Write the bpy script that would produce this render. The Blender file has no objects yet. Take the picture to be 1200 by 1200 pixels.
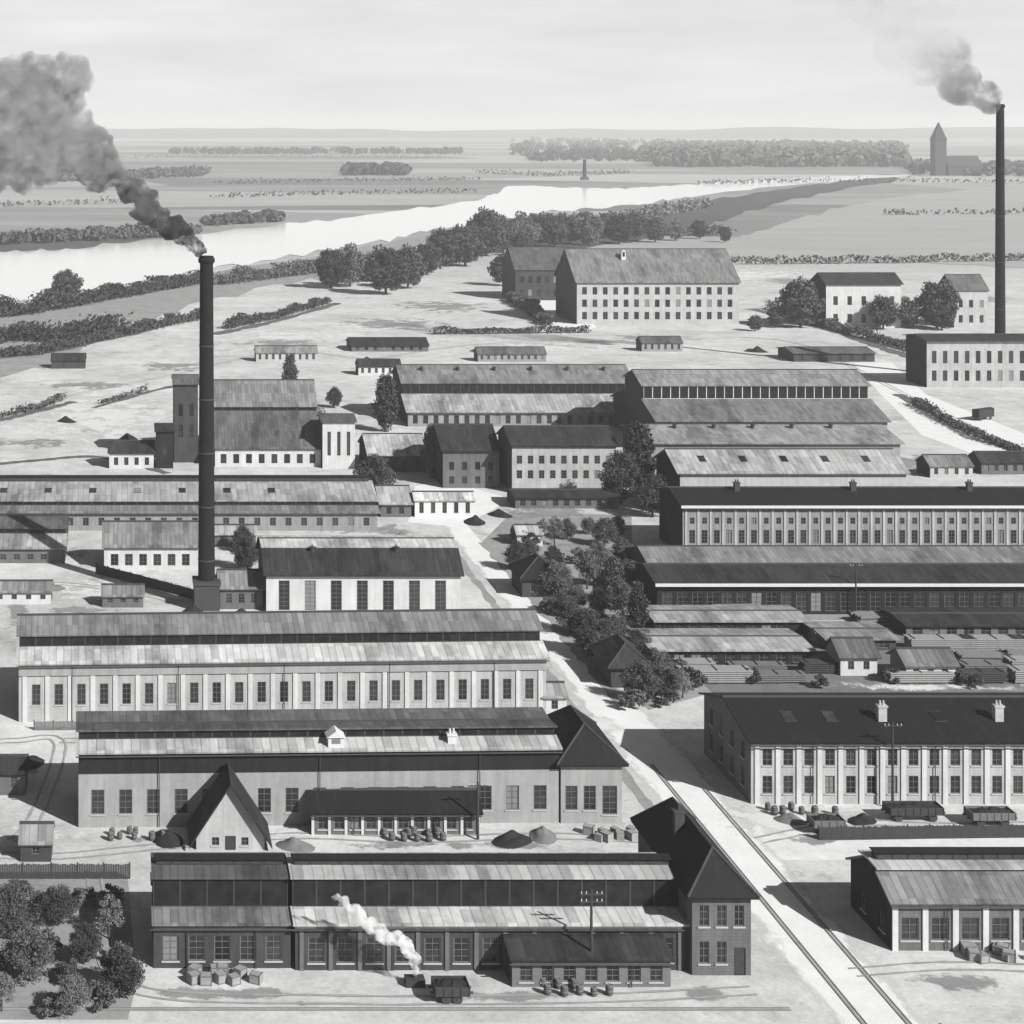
import bpy, bmesh, math, random
from mathutils import Vector, Matrix, noise
random.seed(11)
R = math.radians
scene = bpy.context.scene
col = scene.collection

# ------------------------------------------------------------------ camera geometry
F, PX, PY, H = 2000.0, 150.0, 148.0, 80.0      # focal length and principal point in photo pixels, eye height
def depth_of(y): return F * H / (y - PY)
def at(x, y):
    Y = depth_of(y); return Vector(((x - PX) * Y / F, Y, 0.0))
def xat(x, Y): return (x - PX) * Y / F
def zat(y, Y): return H - (y - PY) * Y / F

# ------------------------------------------------------------------ materials
MATS = {}
def new_mat(name):
    m = bpy.data.materials.new(name); m.use_nodes = True
    nt = m.node_tree
    for n in list(nt.nodes): nt.nodes.remove(n)
    out = nt.nodes.new('ShaderNodeOutputMaterial')
    b = nt.nodes.new('ShaderNodeBsdfPrincipled')
    nt.links.new(b.outputs['BSDF'], out.inputs['Surface'])
    b.inputs['Specular IOR Level'].default_value = .12
    MATS[name] = m
    return m, nt, b
def N(nt, t, **kw):
    n = nt.nodes.new(t)
    for k, v in kw.items(): setattr(n, k, v)
    return n
def mathn(nt, op, a, b=None, c=None):
    n = N(nt, 'ShaderNodeMath', operation=op)
    for i, v in enumerate((a, b, c)):
        if v is None: continue
        if isinstance(v, (int, float)): n.inputs[i].default_value = v
        else: nt.links.new(v, n.inputs[i])
    return n.outputs[0]
def coords(nt, world=False, scale=(1, 1, 1)):
    if world: src = N(nt, 'ShaderNodeNewGeometry').outputs['Position']
    else: src = N(nt, 'ShaderNodeTexCoord').outputs['Object']
    mp = N(nt, 'ShaderNodeMapping'); mp.inputs['Scale'].default_value = scale
    nt.links.new(src, mp.inputs['Vector']); return mp.outputs[0]
def noisev(nt, vec, scale, detail=4, rough=.6):
    n = N(nt, 'ShaderNodeTexNoise'); n.inputs['Scale'].default_value = scale
    n.inputs['Detail'].default_value = detail; n.inputs['Roughness'].default_value = rough
    nt.links.new(vec, n.inputs['Vector']); return n.outputs['Fac']
def grey(nt, val, bsdf):
    val = mathn(nt, 'MAXIMUM', val, .012)
    c = N(nt, 'ShaderNodeCombineColor')
    for i in range(3): nt.links.new(val, c.inputs[i])
    nt.links.new(c.outputs[0], bsdf.inputs['Base Color'])
def bump(nt, h, bsdf, strength=.4, dist=.05):
    b = N(nt, 'ShaderNodeBump'); b.inputs['Strength'].default_value = strength; b.inputs['Distance'].default_value = dist
    nt.links.new(h, b.inputs['Height']); nt.links.new(b.outputs[0], bsdf.inputs['Normal'])
def stripes(nt, vec, axis, period, width):
    s = N(nt, 'ShaderNodeSeparateXYZ'); nt.links.new(vec, s.inputs[0])
    fr = mathn(nt, 'FRACT', mathn(nt, 'MULTIPLY', s.outputs[axis], 1.0 / period))
    return mathn(nt, 'LESS_THAN', fr, width)
def wall_mat(name, base, var=.12, brick=False, rough=.9):
    m, nt, b = new_mat(name)
    v = coords(nt)
    big = noisev(nt, v, .22, 5); fine = noisev(nt, v, 2.6, 5, .7)
    vs = coords(nt, scale=(1.3, 1.3, .12)); streak = noisev(nt, vs, 1.0, 4, .7)
    k = mathn(nt, 'ADD', mathn(nt, 'MULTIPLY', mathn(nt, 'SUBTRACT', big, .5), 1.4),
              mathn(nt, 'ADD', mathn(nt, 'MULTIPLY', mathn(nt, 'SUBTRACT', fine, .5), 1.0),
                    mathn(nt, 'MULTIPLY', mathn(nt, 'SUBTRACT', streak, .5), 1.8)))
    val = mathn(nt, 'MULTIPLY', mathn(nt, 'ADD', mathn(nt, 'MULTIPLY', k, var * 4), 1.0), base)
    if brick:
        s1 = stripes(nt, v, 2, .3, .16)
        val = mathn(nt, 'MULTIPLY', val, mathn(nt, 'SUBTRACT', 1.0, mathn(nt, 'MULTIPLY', s1, .22)))
    grey(nt, val, b); b.inputs['Roughness'].default_value = rough
    bump(nt, fine, b, .3, .03)
    return m
def roof_mat(name, base, seam=.9, var=.1, rough=.6, tiles=False, metallic=0.0):
    m, nt, b = new_mat(name)
    v = coords(nt)
    big = noisev(nt, v, .16, 5); fine = noisev(nt, v, 1.6, 6, .75)
    vs = coords(nt, scale=(1.6, .12, .12)); streak = noisev(nt, vs, 1.0, 4, .7)
    k = mathn(nt, 'ADD', mathn(nt, 'MULTIPLY', mathn(nt, 'SUBTRACT', big, .5), 1.6),
              mathn(nt, 'ADD', mathn(nt, 'MULTIPLY', mathn(nt, 'SUBTRACT', fine, .5), 1.2),
                    mathn(nt, 'MULTIPLY', mathn(nt, 'SUBTRACT', streak, .5), 2.0)))
    val = mathn(nt, 'MULTIPLY', mathn(nt, 'ADD', mathn(nt, 'MULTIPLY', k, var * 4), 1.0), base)
    soot = noisev(nt, coords(nt, scale=(.5, .22, .22)), .35, 6, .7)
    sm = N(nt, 'ShaderNodeMapRange'); sm.inputs['From Min'].default_value = .5; sm.inputs['From Max'].default_value = .68; sm.inputs['To Min'].default_value = 1.0; sm.inputs['To Max'].default_value = .5
    nt.links.new(soot, sm.inputs['Value']); val = mathn(nt, 'MULTIPLY', val, sm.outputs[0])
    s1 = stripes(nt, v, 0, seam, .12)
    val = mathn(nt, 'MULTIPLY', val, mathn(nt, 'SUBTRACT', 1.0, mathn(nt, 'MULTIPLY', s1, .3)))
    # sheet to sheet differences
    br = N(nt, 'ShaderNodeTexWhiteNoise', noise_dimensions='2D')
    sp = N(nt, 'ShaderNodeSeparateXYZ'); nt.links.new(v, sp.inputs[0])
    cb = N(nt, 'ShaderNodeCombineXYZ')
    nt.links.new(mathn(nt, 'FLOOR', mathn(nt, 'MULTIPLY', sp.outputs[0], 1 / seam)), cb.inputs[0])
    nt.links.new(mathn(nt, 'FLOOR', mathn(nt, 'MULTIPLY', sp.outputs[1], .42)), cb.inputs[1])
    nt.links.new(cb.outputs[0], br.inputs['Vector'])
    val = mathn(nt, 'MULTIPLY', val, mathn(nt, 'ADD', .78, mathn(nt, 'MULTIPLY', br.outputs['Value'], .44)))
    val = mathn(nt, 'MULTIPLY', val, mathn(nt, 'ADD', .88, mathn(nt, 'MULTIPLY', N(nt, 'ShaderNodeObjectInfo').outputs['Random'], .24)))
    grey(nt, val, b); b.inputs['Roughness'].default_value = rough; b.inputs['Metallic'].default_value = metallic
    bump(nt, mathn(nt, 'ADD', fine, s1), b, .5, .05)
    return m
def plain_mat(name, base, rough=.7, var=.1, scale=1.2):
    m, nt, b = new_mat(name)
    v = coords(nt); n = noisev(nt, v, scale, 5, .65)
    grey(nt, mathn(nt, 'MULTIPLY', mathn(nt, 'ADD', mathn(nt, 'MULTIPLY', mathn(nt, 'SUBTRACT', n, .5), var * 6), 1.0), base), b)
    b.inputs['Roughness'].default_value = rough
    return m
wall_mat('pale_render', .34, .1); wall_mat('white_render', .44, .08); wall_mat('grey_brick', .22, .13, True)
wall_mat('dark_or_shaded_brick', .05, .14, True); wall_mat('mid_brick', .11, .13, True); wall_mat('light_brick', .33, .12, True)  # the dark brick also paints in shade on end walls
wall_mat('pale_pier', .45, .08); wall_mat('mid_render', .26, .1); wall_mat('tarred_or_shaded_board', .018, .16)  # the black board also paints in shade on end walls and below eaves
roof_mat('tin_roof', .36, 1.0, .09, .6); roof_mat('grey_roof', .15, .8, .1, .7); roof_mat('mid_roof', .085, .8, .1, .7)
roof_mat('dark_roof', .028, .7, .12, .75); roof_mat('slate_roof', .012, .5, .12, .7); roof_mat('worn_roof', .2, .9, .11, .7); plain_mat('rail_steel', .16, .45, .08, 2.0); plain_mat('coal', .02, .8, .15, 2.0); roof_mat('pale_roof', .27, 1.1, .1, .65)
plain_mat('white_paint', .5, .6, .05); plain_mat('dark_trim', .04, .6); plain_mat('iron', .05, .5); plain_mat('timber', .24, .85, .1, 1.5)
plain_mat('weathered_timber', .13, .85, .12, 2.0); plain_mat('dark_timber', .045, .85, .12, 2); plain_mat('brick_stack', .05, .9, .1, 1.0)
plain_mat('stack_soot', .013, .9, .1, .4); plain_mat('bark', .06, .9, .1, 3); plain_mat('stone', .35, .85, .1)
m, nt, b = new_mat('window_glass')
v = coords(nt); n_ = noisev(nt, v, .9, 2)
rn = N(nt, 'ShaderNodeObjectInfo').outputs['Random']
blind = mathn(nt, 'MULTIPLY', mathn(nt, 'GREATER_THAN', rn, .93), .13)
grey(nt, mathn(nt, 'ADD', mathn(nt, 'MULTIPLY', n_, mathn(nt, 'ADD', .015, mathn(nt, 'MULTIPLY', rn, .07))), blind), b); b.inputs['Roughness'].default_value = .18; b.inputs['Specular IOR Level'].default_value = .4
m, nt, b = new_mat('dark_glass'); grey(nt, mathn(nt, 'MULTIPLY', noisev(nt, coords(nt), .9, 3), .035), b); b.inputs['Roughness'].default_value = .25
def leaf_mat(name, base):
    m, nt, b = new_mat(name)
    v = coords(nt, True); n = noisev(nt, v, .5, 4, .7); n2 = noisev(nt, v, 3.0, 2)
    grey(nt, mathn(nt, 'MULTIPLY', mathn(nt, 'ADD', mathn(nt, 'MULTIPLY', n, 1.2), mathn(nt, 'MULTIPLY', n2, .8)), mathn(nt, 'MULTIPLY', base, mathn(nt, 'ADD', .65, mathn(nt, 'MULTIPLY', N(nt, 'ShaderNodeObjectInfo').outputs['Random'], .8)))), b)
    b.inputs['Roughness'].default_value = .7
leaf_mat('leaf', .095); leaf_mat('leaf_dark', .06); leaf_mat('leaf_pale', .14); leaf_mat('wood_far', .08)

# ground: dusty yard near, farmland beyond
m, nt, b = new_mat('ground_soil')
v = coords(nt, True)
big = noisev(nt, v, .03, 5, .6); mid = noisev(nt, v, .2, 6, .7); fine = noisev(nt, v, 1.6, 5, .75)
k = mathn(nt, 'ADD', mathn(nt, 'MULTIPLY', mathn(nt, 'SUBTRACT', big, .5), .9),
          mathn(nt, 'ADD', mathn(nt, 'MULTIPLY', mathn(nt, 'SUBTRACT', mid, .5), .8), mathn(nt, 'MULTIPLY', mathn(nt, 'SUBTRACT', fine, .5), .45)))
spk = N(nt, 'ShaderNodeMapRange'); spk.inputs['From Min'].default_value = .6; spk.inputs['From Max'].default_value = .7; spk.inputs['To Min'].default_value = 1; spk.inputs['To Max'].default_value = .45
nt.links.new(noisev(nt, v, .55, 7, .8), spk.inputs['Value'])
sp2 = N(nt, 'ShaderNodeMapRange'); sp2.inputs['From Min'].default_value = .56; sp2.inputs['From Max'].default_value = .7; sp2.inputs['To Min'].default_value = 1; sp2.inputs['To Max'].default_value = .6
nt.links.new(noisev(nt, v, .07, 8, .7), sp2.inputs['Value'])
yard = mathn(nt, 'MULTIPLY', mathn(nt, 'MULTIPLY', mathn(nt, 'MULTIPLY', mathn(nt, 'ADD', mathn(nt, 'MULTIPLY', k, 1.1), 1.0), .44), spk.outputs[0]), sp2.outputs[0])
vo = N(nt, 'ShaderNodeTexVoronoi'); vo.inputs['Scale'].default_value = 1.0
vf = coords(nt, True, (1 / 900, 1 / 330, 1))
rot = N(nt, 'ShaderNodeMapping'); rot.inputs['Rotation'].default_value = (0, 0, R(-7)); nt.links.new(vf, rot.inputs['Vector'])
nt.links.new(rot.outputs[0], vo.inputs['Vector'])
sc_ = N(nt, 'ShaderNodeSeparateColor'); nt.links.new(vo.outputs['Color'], sc_.inputs[0])
vn = noisev(nt, coords(nt, True, (1 / 300, 1 / 90, 1)), 1.0, 6, .65)
field = mathn(nt, 'ADD', .03, mathn(nt, 'ADD', mathn(nt, 'MULTIPLY', sc_.outputs[0], .2), mathn(nt, 'MULTIPLY', vn, .24)))
sep = N(nt, 'ShaderNodeSeparateXYZ'); nt.links.new(v, sep.inputs[0])
mr = N(nt, 'ShaderNodeMapRange'); mr.interpolation_type = 'SMOOTHSTEP'
mr.inputs['From Min'].default_value = 900; mr.inputs['From Max'].default_value = 1300
nt.links.new(mathn(nt, 'ADD', sep.outputs[1], mathn(nt, 'MULTIPLY', big, 200.0)), mr.inputs['Value'])
mx = N(nt, 'ShaderNodeMix'); mx.data_type = 'FLOAT'
nt.links.new(mr.outputs[0], mx.inputs[0]); nt.links.new(yard, mx.inputs[2]); nt.links.new(field, mx.inputs[3])
grey(nt, mx.outputs[0], b); b.inputs['Roughness'].default_value = .95
bump(nt, fine, b, .4, .08)
def sheet_mat(name, base, a=.5, s=.3, stretch=(1, 1, 1)):
    m, nt, b = new_mat(name)
    v = coords(nt, True, stretch); n1 = noisev(nt, v, s, 6, .7); n2 = noisev(nt, v, s * 9, 4, .7)
    kk = mathn(nt, 'ADD', mathn(nt, 'MULTIPLY', mathn(nt, 'SUBTRACT', n1, .5), a * 2), mathn(nt, 'MULTIPLY', mathn(nt, 'SUBTRACT', n2, .5), a))
    grey(nt, mathn(nt, 'MULTIPLY', mathn(nt, 'ADD', kk, 1.0), base), b); b.inputs['Roughness'].default_value = .95
    bump(nt, n2, b, .3, .05)
sheet_mat('street_dust', .6, .2, .25); sheet_mat('road_grey', .2, .3, .3); sheet_mat('rough_grass', .24, .55, .14)
sheet_mat('meadow_dark', .075, .5, .012, (1, .5, 1)); sheet_mat('meadow_pale', .3, .3, .01, (.6, 1.5, 1)); sheet_mat('yard_dark', .14, .5, .3)
sheet_mat('worn_bed', .14, .3, .6); sheet_mat('cinder', .1, .5, .25); sheet_mat('rut_earth', .27, .5, .5); sheet_mat('bright_earth', .6, .22, .3); sheet_mat('worn_earth', .24, .4, .3)
def worn_edges(name, src):
    """the same earth, thinning out raggedly towards the rim of its patch"""
    m = MATS[src].copy(); m.name = name; MATS[name] = m; nt = m.node_tree
    b = next(n for n in nt.nodes if n.type == 'BSDF_PRINCIPLED'); out = next(n for n in nt.nodes if n.type == 'OUTPUT_MATERIAL')
    g = N(nt, 'ShaderNodeTexCoord').outputs['Generated']; sp = N(nt, 'ShaderNodeSeparateXYZ'); nt.links.new(g, sp.inputs[0])
    dx = mathn(nt, 'SUBTRACT', sp.outputs[0], .5); dy = mathn(nt, 'SUBTRACT', sp.outputs[1], .5)
    r = mathn(nt, 'SQRT', mathn(nt, 'ADD', mathn(nt, 'MULTIPLY', dx, dx), mathn(nt, 'MULTIPLY', dy, dy)))
    v = coords(nt, True); nz = noisev(nt, v, .16, 8, .72)
    k = mathn(nt, 'ADD', mathn(nt, 'MULTIPLY', mathn(nt, 'SUBTRACT', .27, r), 5.0), mathn(nt, 'MULTIPLY', mathn(nt, 'SUBTRACT', nz, .5), 8.0))
    rim = N(nt, 'ShaderNodeMapRange'); rim.inputs['From Min'].default_value = .36; rim.inputs['From Max'].default_value = .48; rim.inputs['To Min'].default_value = 1; rim.inputs['To Max'].default_value = 0
    nt.links.new(r, rim.inputs['Value']); k = mathn(nt, 'MULTIPLY', mathn(nt, 'MINIMUM', k, .85), rim.outputs[0])
    cl = N(nt, 'ShaderNodeClamp'); nt.links.new(k, cl.inputs[0])
    tr = N(nt, 'ShaderNodeBsdfTransparent'); mx = N(nt, 'ShaderNodeMixShader')
    nt.links.new(cl.outputs[0], mx.inputs[0]); nt.links.new(tr.outputs[0], mx.inputs[1]); nt.links.new(b.outputs[0], mx.inputs[2]); nt.links.new(mx.outputs[0], out.inputs['Surface'])
def soft_street(name, src):
    m = MATS[src].copy(); m.name = name; MATS[name] = m; nt = m.node_tree
    b = next(n for n in nt.nodes if n.type == 'BSDF_PRINCIPLED'); out = next(n for n in nt.nodes if n.type == 'OUTPUT_MATERIAL')
    g = N(nt, 'ShaderNodeTexCoord').outputs['Generated']; sp = N(nt, 'ShaderNodeSeparateXYZ'); nt.links.new(g, sp.inputs[0])
    r = mathn(nt, 'ABSOLUTE', mathn(nt, 'SUBTRACT', sp.outputs[0], .5))
    nz = noisev(nt, coords(nt, True, (1, .4, 1)), .45, 7, .7)
    k = mathn(nt, 'ADD', mathn(nt, 'MULTIPLY', mathn(nt, 'SUBTRACT', .4, r), 9.0), mathn(nt, 'MULTIPLY', mathn(nt, 'SUBTRACT', nz, .5), 4.0))
    rim = N(nt, 'ShaderNodeMapRange'); rim.inputs['From Min'].default_value = .44; rim.inputs['From Max'].default_value = .5; rim.inputs['To Min'].default_value = 1; rim.inputs['To Max'].default_value = 0
    nt.links.new(r, rim.inputs['Value']); cl = N(nt, 'ShaderNodeClamp'); nt.links.new(mathn(nt, 'MULTIPLY', k, rim.outputs[0]), cl.inputs[0])
    tr = N(nt, 'ShaderNodeBsdfTransparent'); mx = N(nt, 'ShaderNodeMixShader')
    nt.links.new(cl.outputs[0], mx.inputs[0]); nt.links.new(tr.outputs[0], mx.inputs[1]); nt.links.new(b.outputs[0], mx.inputs[2]); nt.links.new(mx.outputs[0], out.inputs['Surface'])
soft_street('street_soft', 'street_dust')
worn_edges('bright_patch', 'bright_earth'); worn_edges('worn_patch', 'worn_earth')
sheet_mat('pale_earth', .55, .35, .4); sheet_mat('pavement_stone', .45, .2, .5)
m, nt, b = new_mat('river_water')
b.inputs['Base Color'].default_value = (.7, .7, .7, 1); b.inputs['Roughness'].default_value = .15; b.inputs['Specular IOR Level'].default_value = .5
bump(nt, noisev(nt, coords(nt, True, (1, .35, 1)), .25, 3), b, .04, .3)

# ------------------------------------------------------------------ mesh builder
class MB:
    def __init__(s): s.v = []; s.f = []; s.m = []
    def face(s, pts, m=0):
        i = len(s.v); s.v += [tuple(p) for p in pts]; s.f.append(tuple(range(i, i + len(pts)))); s.m.append(m)
    def box(s, x0, y0, z0, x1, y1, z1, m=0):
        i = len(s.v)
        s.v += [(x0, y0, z0), (x1, y0, z0), (x1, y1, z0), (x0, y1, z0), (x0, y0, z1), (x1, y0, z1), (x1, y1, z1), (x0, y1, z1)]
        for q in ((3, 2, 1, 0), (4, 5, 6, 7), (0, 1, 5, 4), (1, 2, 6, 5), (2, 3, 7, 6), (3, 0, 4, 7)):
            s.f.append(tuple(i + k for k in q)); s.m.append(m)
    def prism_x(s, poly, x0, x1, m=0):          # poly in (y, z)
        n = len(poly); i = len(s.v)
        s.v += [(x0, p[0], p[1]) for p in poly] + [(x1, p[0], p[1]) for p in poly]
        s.f.append(tuple(i + k for k in range(n))[::-1]); s.m.append(m)
        s.f.append(tuple(i + n + k for k in range(n))); s.m.append(m)
        for k in range(n):
            s.f.append((i + k, i + (k + 1) % n, i + n + (k + 1) % n, i + n + k)); s.m.append(m)
    def prism_y(s, poly, y0, y1, m=0):          # poly in (x, z)
        n = len(poly); i = len(s.v)
        s.v += [(p[0], y0, p[1]) for p in poly] + [(p[0], y1, p[1]) for p in poly]
        s.f.append(tuple(i + k for k in range(n))); s.m.append(m)
        s.f.append(tuple(i + n + k for k in range(n))[::-1]); s.m.append(m)
        for k in range(n):
            s.f.append((i + k, i + n + k, i + n + (k + 1) % n, i + (k + 1) % n)); s.m.append(m)
    def tube(s, a, b, r0, r1=None, n=8, m=0, cap=True):
        a, b = Vector(a), Vector(b); r1 = r0 if r1 is None else r1
        d = (b - a).normalized(); u = d.orthogonal().normalized(); w = d.cross(u)
        i = len(s.v)
        for c, r in ((a, r0), (b, r1)):
            for k in range(n):
                t = 2 * math.pi * k / n; s.v.append(tuple(c + (u * math.cos(t) + w * math.sin(t)) * r))
        for k in range(n):
            s.f.append((i + k, i + (k + 1) % n, i + n + (k + 1) % n, i + n + k)); s.m.append(m)
        if cap:
            s.f.append(tuple(i + k for k in range(n))[::-1]); s.m.append(m)
            s.f.append(tuple(i + n + k for k in range(n))); s.m.append(m)
    def lathe(s, prof, n=24, m=0, c=(0, 0)):
        i = len(s.v)
        for r, z in prof:
            for k in range(n):
                t = 2 * math.pi * k / n; s.v.append((c[0] + r * math.cos(t), c[1] + r * math.sin(t), z))
        for j in range(len(prof) - 1):
            for k in range(n):
                s.f.append((i + j * n + k, i + j * n + (k + 1) % n, i + (j + 1) * n + (k + 1) % n, i + (j + 1) * n + k)); s.m.append(m)
        j = len(prof) - 1
        s.f.append(tuple(i + j * n + k for k in range(n))); s.m.append(m)
    def mesh(s, name, mats):
        me = bpy.data.meshes.new(name); me.from_pydata(s.v, [], s.f)
        for q in (mats if isinstance(mats, (list, tuple)) else [mats]): me.materials.append(MATS[q])
        me.polygons.foreach_set('material_index', s.m); me.update(); return me
    def build(s, name, mats, parent=None):
        return put(name, s.mesh(name, mats), parent)
def put(name, me, parent=None, loc=None):
    o = bpy.data.objects.new(name, me); col.objects.link(o)
    if parent is not None: o.parent = parent
    if loc is not None: o.location = loc
    return o
def tag(o, label=None, cat=None, group=None, kind=None):
    if label: o['label'] = label
    if cat: o['category'] = cat
    if group: o['group'] = group
    if kind: o['kind'] = kind
    return o
def thing(name, label, cat, loc, rz=0, group=None):
    o = bpy.data.objects.new(name, None); col.objects.link(o); o.location = loc; o.rotation_euler = (0, 0, rz)
    o.empty_display_size = .5
    return tag(o, label, cat, group)
def copy_tree(o, parent=None):
    c = o.copy(); col.objects.link(c)
    if parent is not None: c.parent = parent
    for ch in [x for x in o.children]: copy_tree(ch, c)
    return c

# ------------------------------------------------------------------ architecture
WIN = {}
def window_meshes(w, h):
    key = (round(w, 2), round(h, 2))
    if key not in WIN:
        g = MB(); g.box(-w / 2 + .03, .16, .03, w / 2 - .03, .2, h - .03)
        fr = MB(); t = .09 if w > .8 else .06
        fr.box(-w / 2 + .01, .08, .01, -w / 2 + t, .155, h - .01); fr.box(w / 2 - t, .08, .01, w / 2 - .01, .155, h - .01)
        fr.box(-w / 2 + t, .08, .01, w / 2 - t, .155, t); fr.box(-w / 2 + t, .08, h - t, w / 2 - t, .155, h - .01)
        fr.box(-.025, .1, t, .025, .15, h - t)
        nb = max(1, int(h / .8))
        for k in range(1, nb + 1):
            z = h * k / (nb + 1); fr.box(-w / 2 + t, .1, z - .02, -.03, .148, z + .02); fr.box(.03, .1, z - .02, w / 2 - t, .148, z + .02)
        sl = MB(); sl.box(-w / 2 - .12, -.1, -.14, w / 2 + .12, .1, -.002)
        WIN[key] = (g.mesh('window', 'window_glass'), fr.mesh('frame', 'weathered_timber'), sl.mesh('sill', 'stone'))
    return WIN[key]
def add_window(parent, M, w, h, detail):
    g, fr, sl = window_meshes(w, h)
    o = put('window', g, parent); o.matrix_local = M
    if detail >= 1: put('frame', fr, o)
    if detail >= 2: put('sill', sl, o)
DOOR = {}
def add_door(parent, M, w, h):
    key = (w, h)
    if key not in DOOR:
        d = MB(); d.box(-w / 2 + .02, .1, .02, w / 2 - .02, .16, h - .02)
        for k in range(int(w / .3)):
            x = -w / 2 + .15 + k * .3; d.box(x - .012, .085, .05, x + .012, .1, h - .05)
        q = MB(); q.tube((w / 2 - .2, .07, 1.0), (w / 2 - .2, .07, 1.25), .025, n=6)
        DOOR[key] = (d.mesh('door', 'dark_timber'), q.mesh('handle', 'iron'))
    o = put('door', DOOR[key][0], parent); o.matrix_local = M
    put('handle', DOOR[key][1], o)
def panel(mb, M, L, z1, holes, m=0, rev=.24):
    """wall face in local x/z with rectangular holes (x0,z0,x1,z1) and their reveals"""
    xs = sorted({0, L, *[h[0] for h in holes], *[h[2] for h in holes]}); zs = sorted({0, z1, *[h[1] for h in holes], *[h[3] for h in holes]})
    for i in range(len(xs) - 1):
        for j in range(len(zs) - 1):
            cx, cz = (xs[i] + xs[i + 1]) / 2, (zs[j] + zs[j + 1]) / 2
            if any(h[0] < cx < h[2] and h[1] < cz < h[3] for h in holes): continue
            mb.face([M @ Vector(p) for p in ((xs[i], 0, zs[j]), (xs[i + 1], 0, zs[j]), (xs[i + 1], 0, zs[j + 1]), (xs[i], 0, zs[j + 1]))], m)
    for a, c, b_, d in holes:
        for q in (((a, 0, c), (a, 0, d), (a, rev, d), (a, rev, c)), ((b_, 0, c), (b_, rev, c), (b_, rev, d), (b_, 0, d)),
                  ((a, 0, c), (a, rev, c), (b_, rev, c), (b_, 0, c)), ((a, 0, d), (b_, 0, d), (b_, rev, d), (a, rev, d)),
                  ((a, rev, c), (a, rev, d), (b_, rev, d), (b_, rev, c))):
            mb.face([M @ Vector(p) for p in q], m)
def spaced(n, a, b): return [a + (b - a) * (k + .5) / n for k in range(n)]
BOXED = []
def building(name, label, x0, y0, x1, y1=None, prof=(), roofs=('grey_roof',), wall='grey_brick', end='dark_or_shaded_brick', cler='dark_timber',
             rows=(), doors=(), detail=1, group=None, ov=.6, pier=None, vents=(), flat=None, cat='building', end_rows=(), rear=None, fascia=None, world=None, frieze_or_shade=0, frieze_or_shade_mat='tarred_or_shaded_board', ridge=None):
    """long range facing the camera; prof = [(photo y, depth behind the front)], from the eaves to the ridge, then mirrored"""
    y1 = y0 if y1 is None else y1
    if world: P0, P1 = Vector((world[0], world[2], 0)), Vector((world[1], world[2], 0))
    else: P0, P1 = at(x0, y0), at(x1, y1)
    L = (P1 - P0).length; ang = math.atan2(P1.y - P0.y, P1.x - P0.x)
    root = thing(name, label, cat, P0, ang, group)
    pts = [(d, zat(y, P0.y + d)) if isinstance(y, int) else (d, y) for y, d in prof]
    D = flat if flat else 2 * pts[-1][0]
    if flat: full = pts + [(D, pts[-1][1])]
    else: full = pts + [(D - d, z) for d, z in pts[-2::-1]] if len(pts) > 1 else pts
    z0 = full[0][1]; zb = full[-1][1]
    I = Matrix.Identity(4)
    # front wall
    holes = []; wins = []
    for r in rows:
        for x in r['xs']:
            holes.append((x - r['w'] / 2, r['z'][0], x + r['w'] / 2, r['z'][1])); wins.append((x, r))
    for (x, w, h) in doors: holes.append((x - w / 2, 0.0, x + w / 2, h))
    mb = MB(); panel(mb, I, L, z0, holes)
    rw = MB(); rw.face(((L, D, 0), (0, D, 0), (0, D, zb), (L, D, zb))); rw.build('rear_wall', wall, root)
    if frieze_or_shade:
        fz = MB(); fz.box(0, -.23 if pier else -.09, z0 - frieze_or_shade, L, -.003 if not pier else -.205, z0 - .015); fz.build('frieze_or_shade', frieze_or_shade_mat, root)  # band below the eaves; the black one is painted eave shadow
    if pier:
        for x in pier['xs']:
            mb.box(x - pier['w'] / 2, -.14, .0, x + pier['w'] / 2, -.002, z0 - .25, 1)
        mb.box(-.05, -.2, z0 - .25, L + .05, -.002, z0 - .01, 1)
    mb.build('wall', [wall, pier['mat'] if pier else wall], root)
    for x, r in wins:
        add_window(root, Matrix.Translation((x, 0, r['z'][0])), r['w'], r['z'][1] - r['z'][0], detail)
    for (x, w, h) in doors: add_door(root, Matrix.Translation((x, 0, 0)), w, h)
    # end walls, coloured dark to paint in the shade of their unlit sides
    for side, X in ((0, 0.0), (1, L)):
        e = MB(); M = Matrix.Translation((0, D, 0)) @ Matrix.Rotation(R(-90), 4, 'Z') if side == 0 else Matrix.Translation((L, 0, 0)) @ Matrix.Rotation(R(90), 4, 'Z')
        zmin = min(z0, zb) - .02; hl = []
        if side == 0:
            for r in end_rows:
                for x in r['xs']: hl.append((x - r['w'] / 2, r['z'][0], x + r['w'] / 2, r['z'][1]))
        panel(e, M, D, zmin, hl)
        top = [(X, d, z) for d, z in full]
        poly = [(X, 0, zmin)] + top + [(X, D, zmin)]
        if side == 1: poly = poly[::-1]
        e.face(poly)
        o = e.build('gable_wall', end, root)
        if side == 0:
            for r in end_rows:
                for x in r['xs']:
                    add_window(root, M @ Matrix.Translation((x, 0, r['z'][0])), r['w'], r['z'][1] - r['z'][0], detail)
    # roofs and clerestories
    lev = 0; segs = [(full[i], full[i + 1]) for i in range(len(full) - 1)]
    n = len(segs); T = .2
    groups = {}
    for i, (a, c) in enumerate(segs):
        j = min(i, n - 1 - i) if not flat else i
        groups.setdefault(j, []).append((i, a, c))
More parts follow.
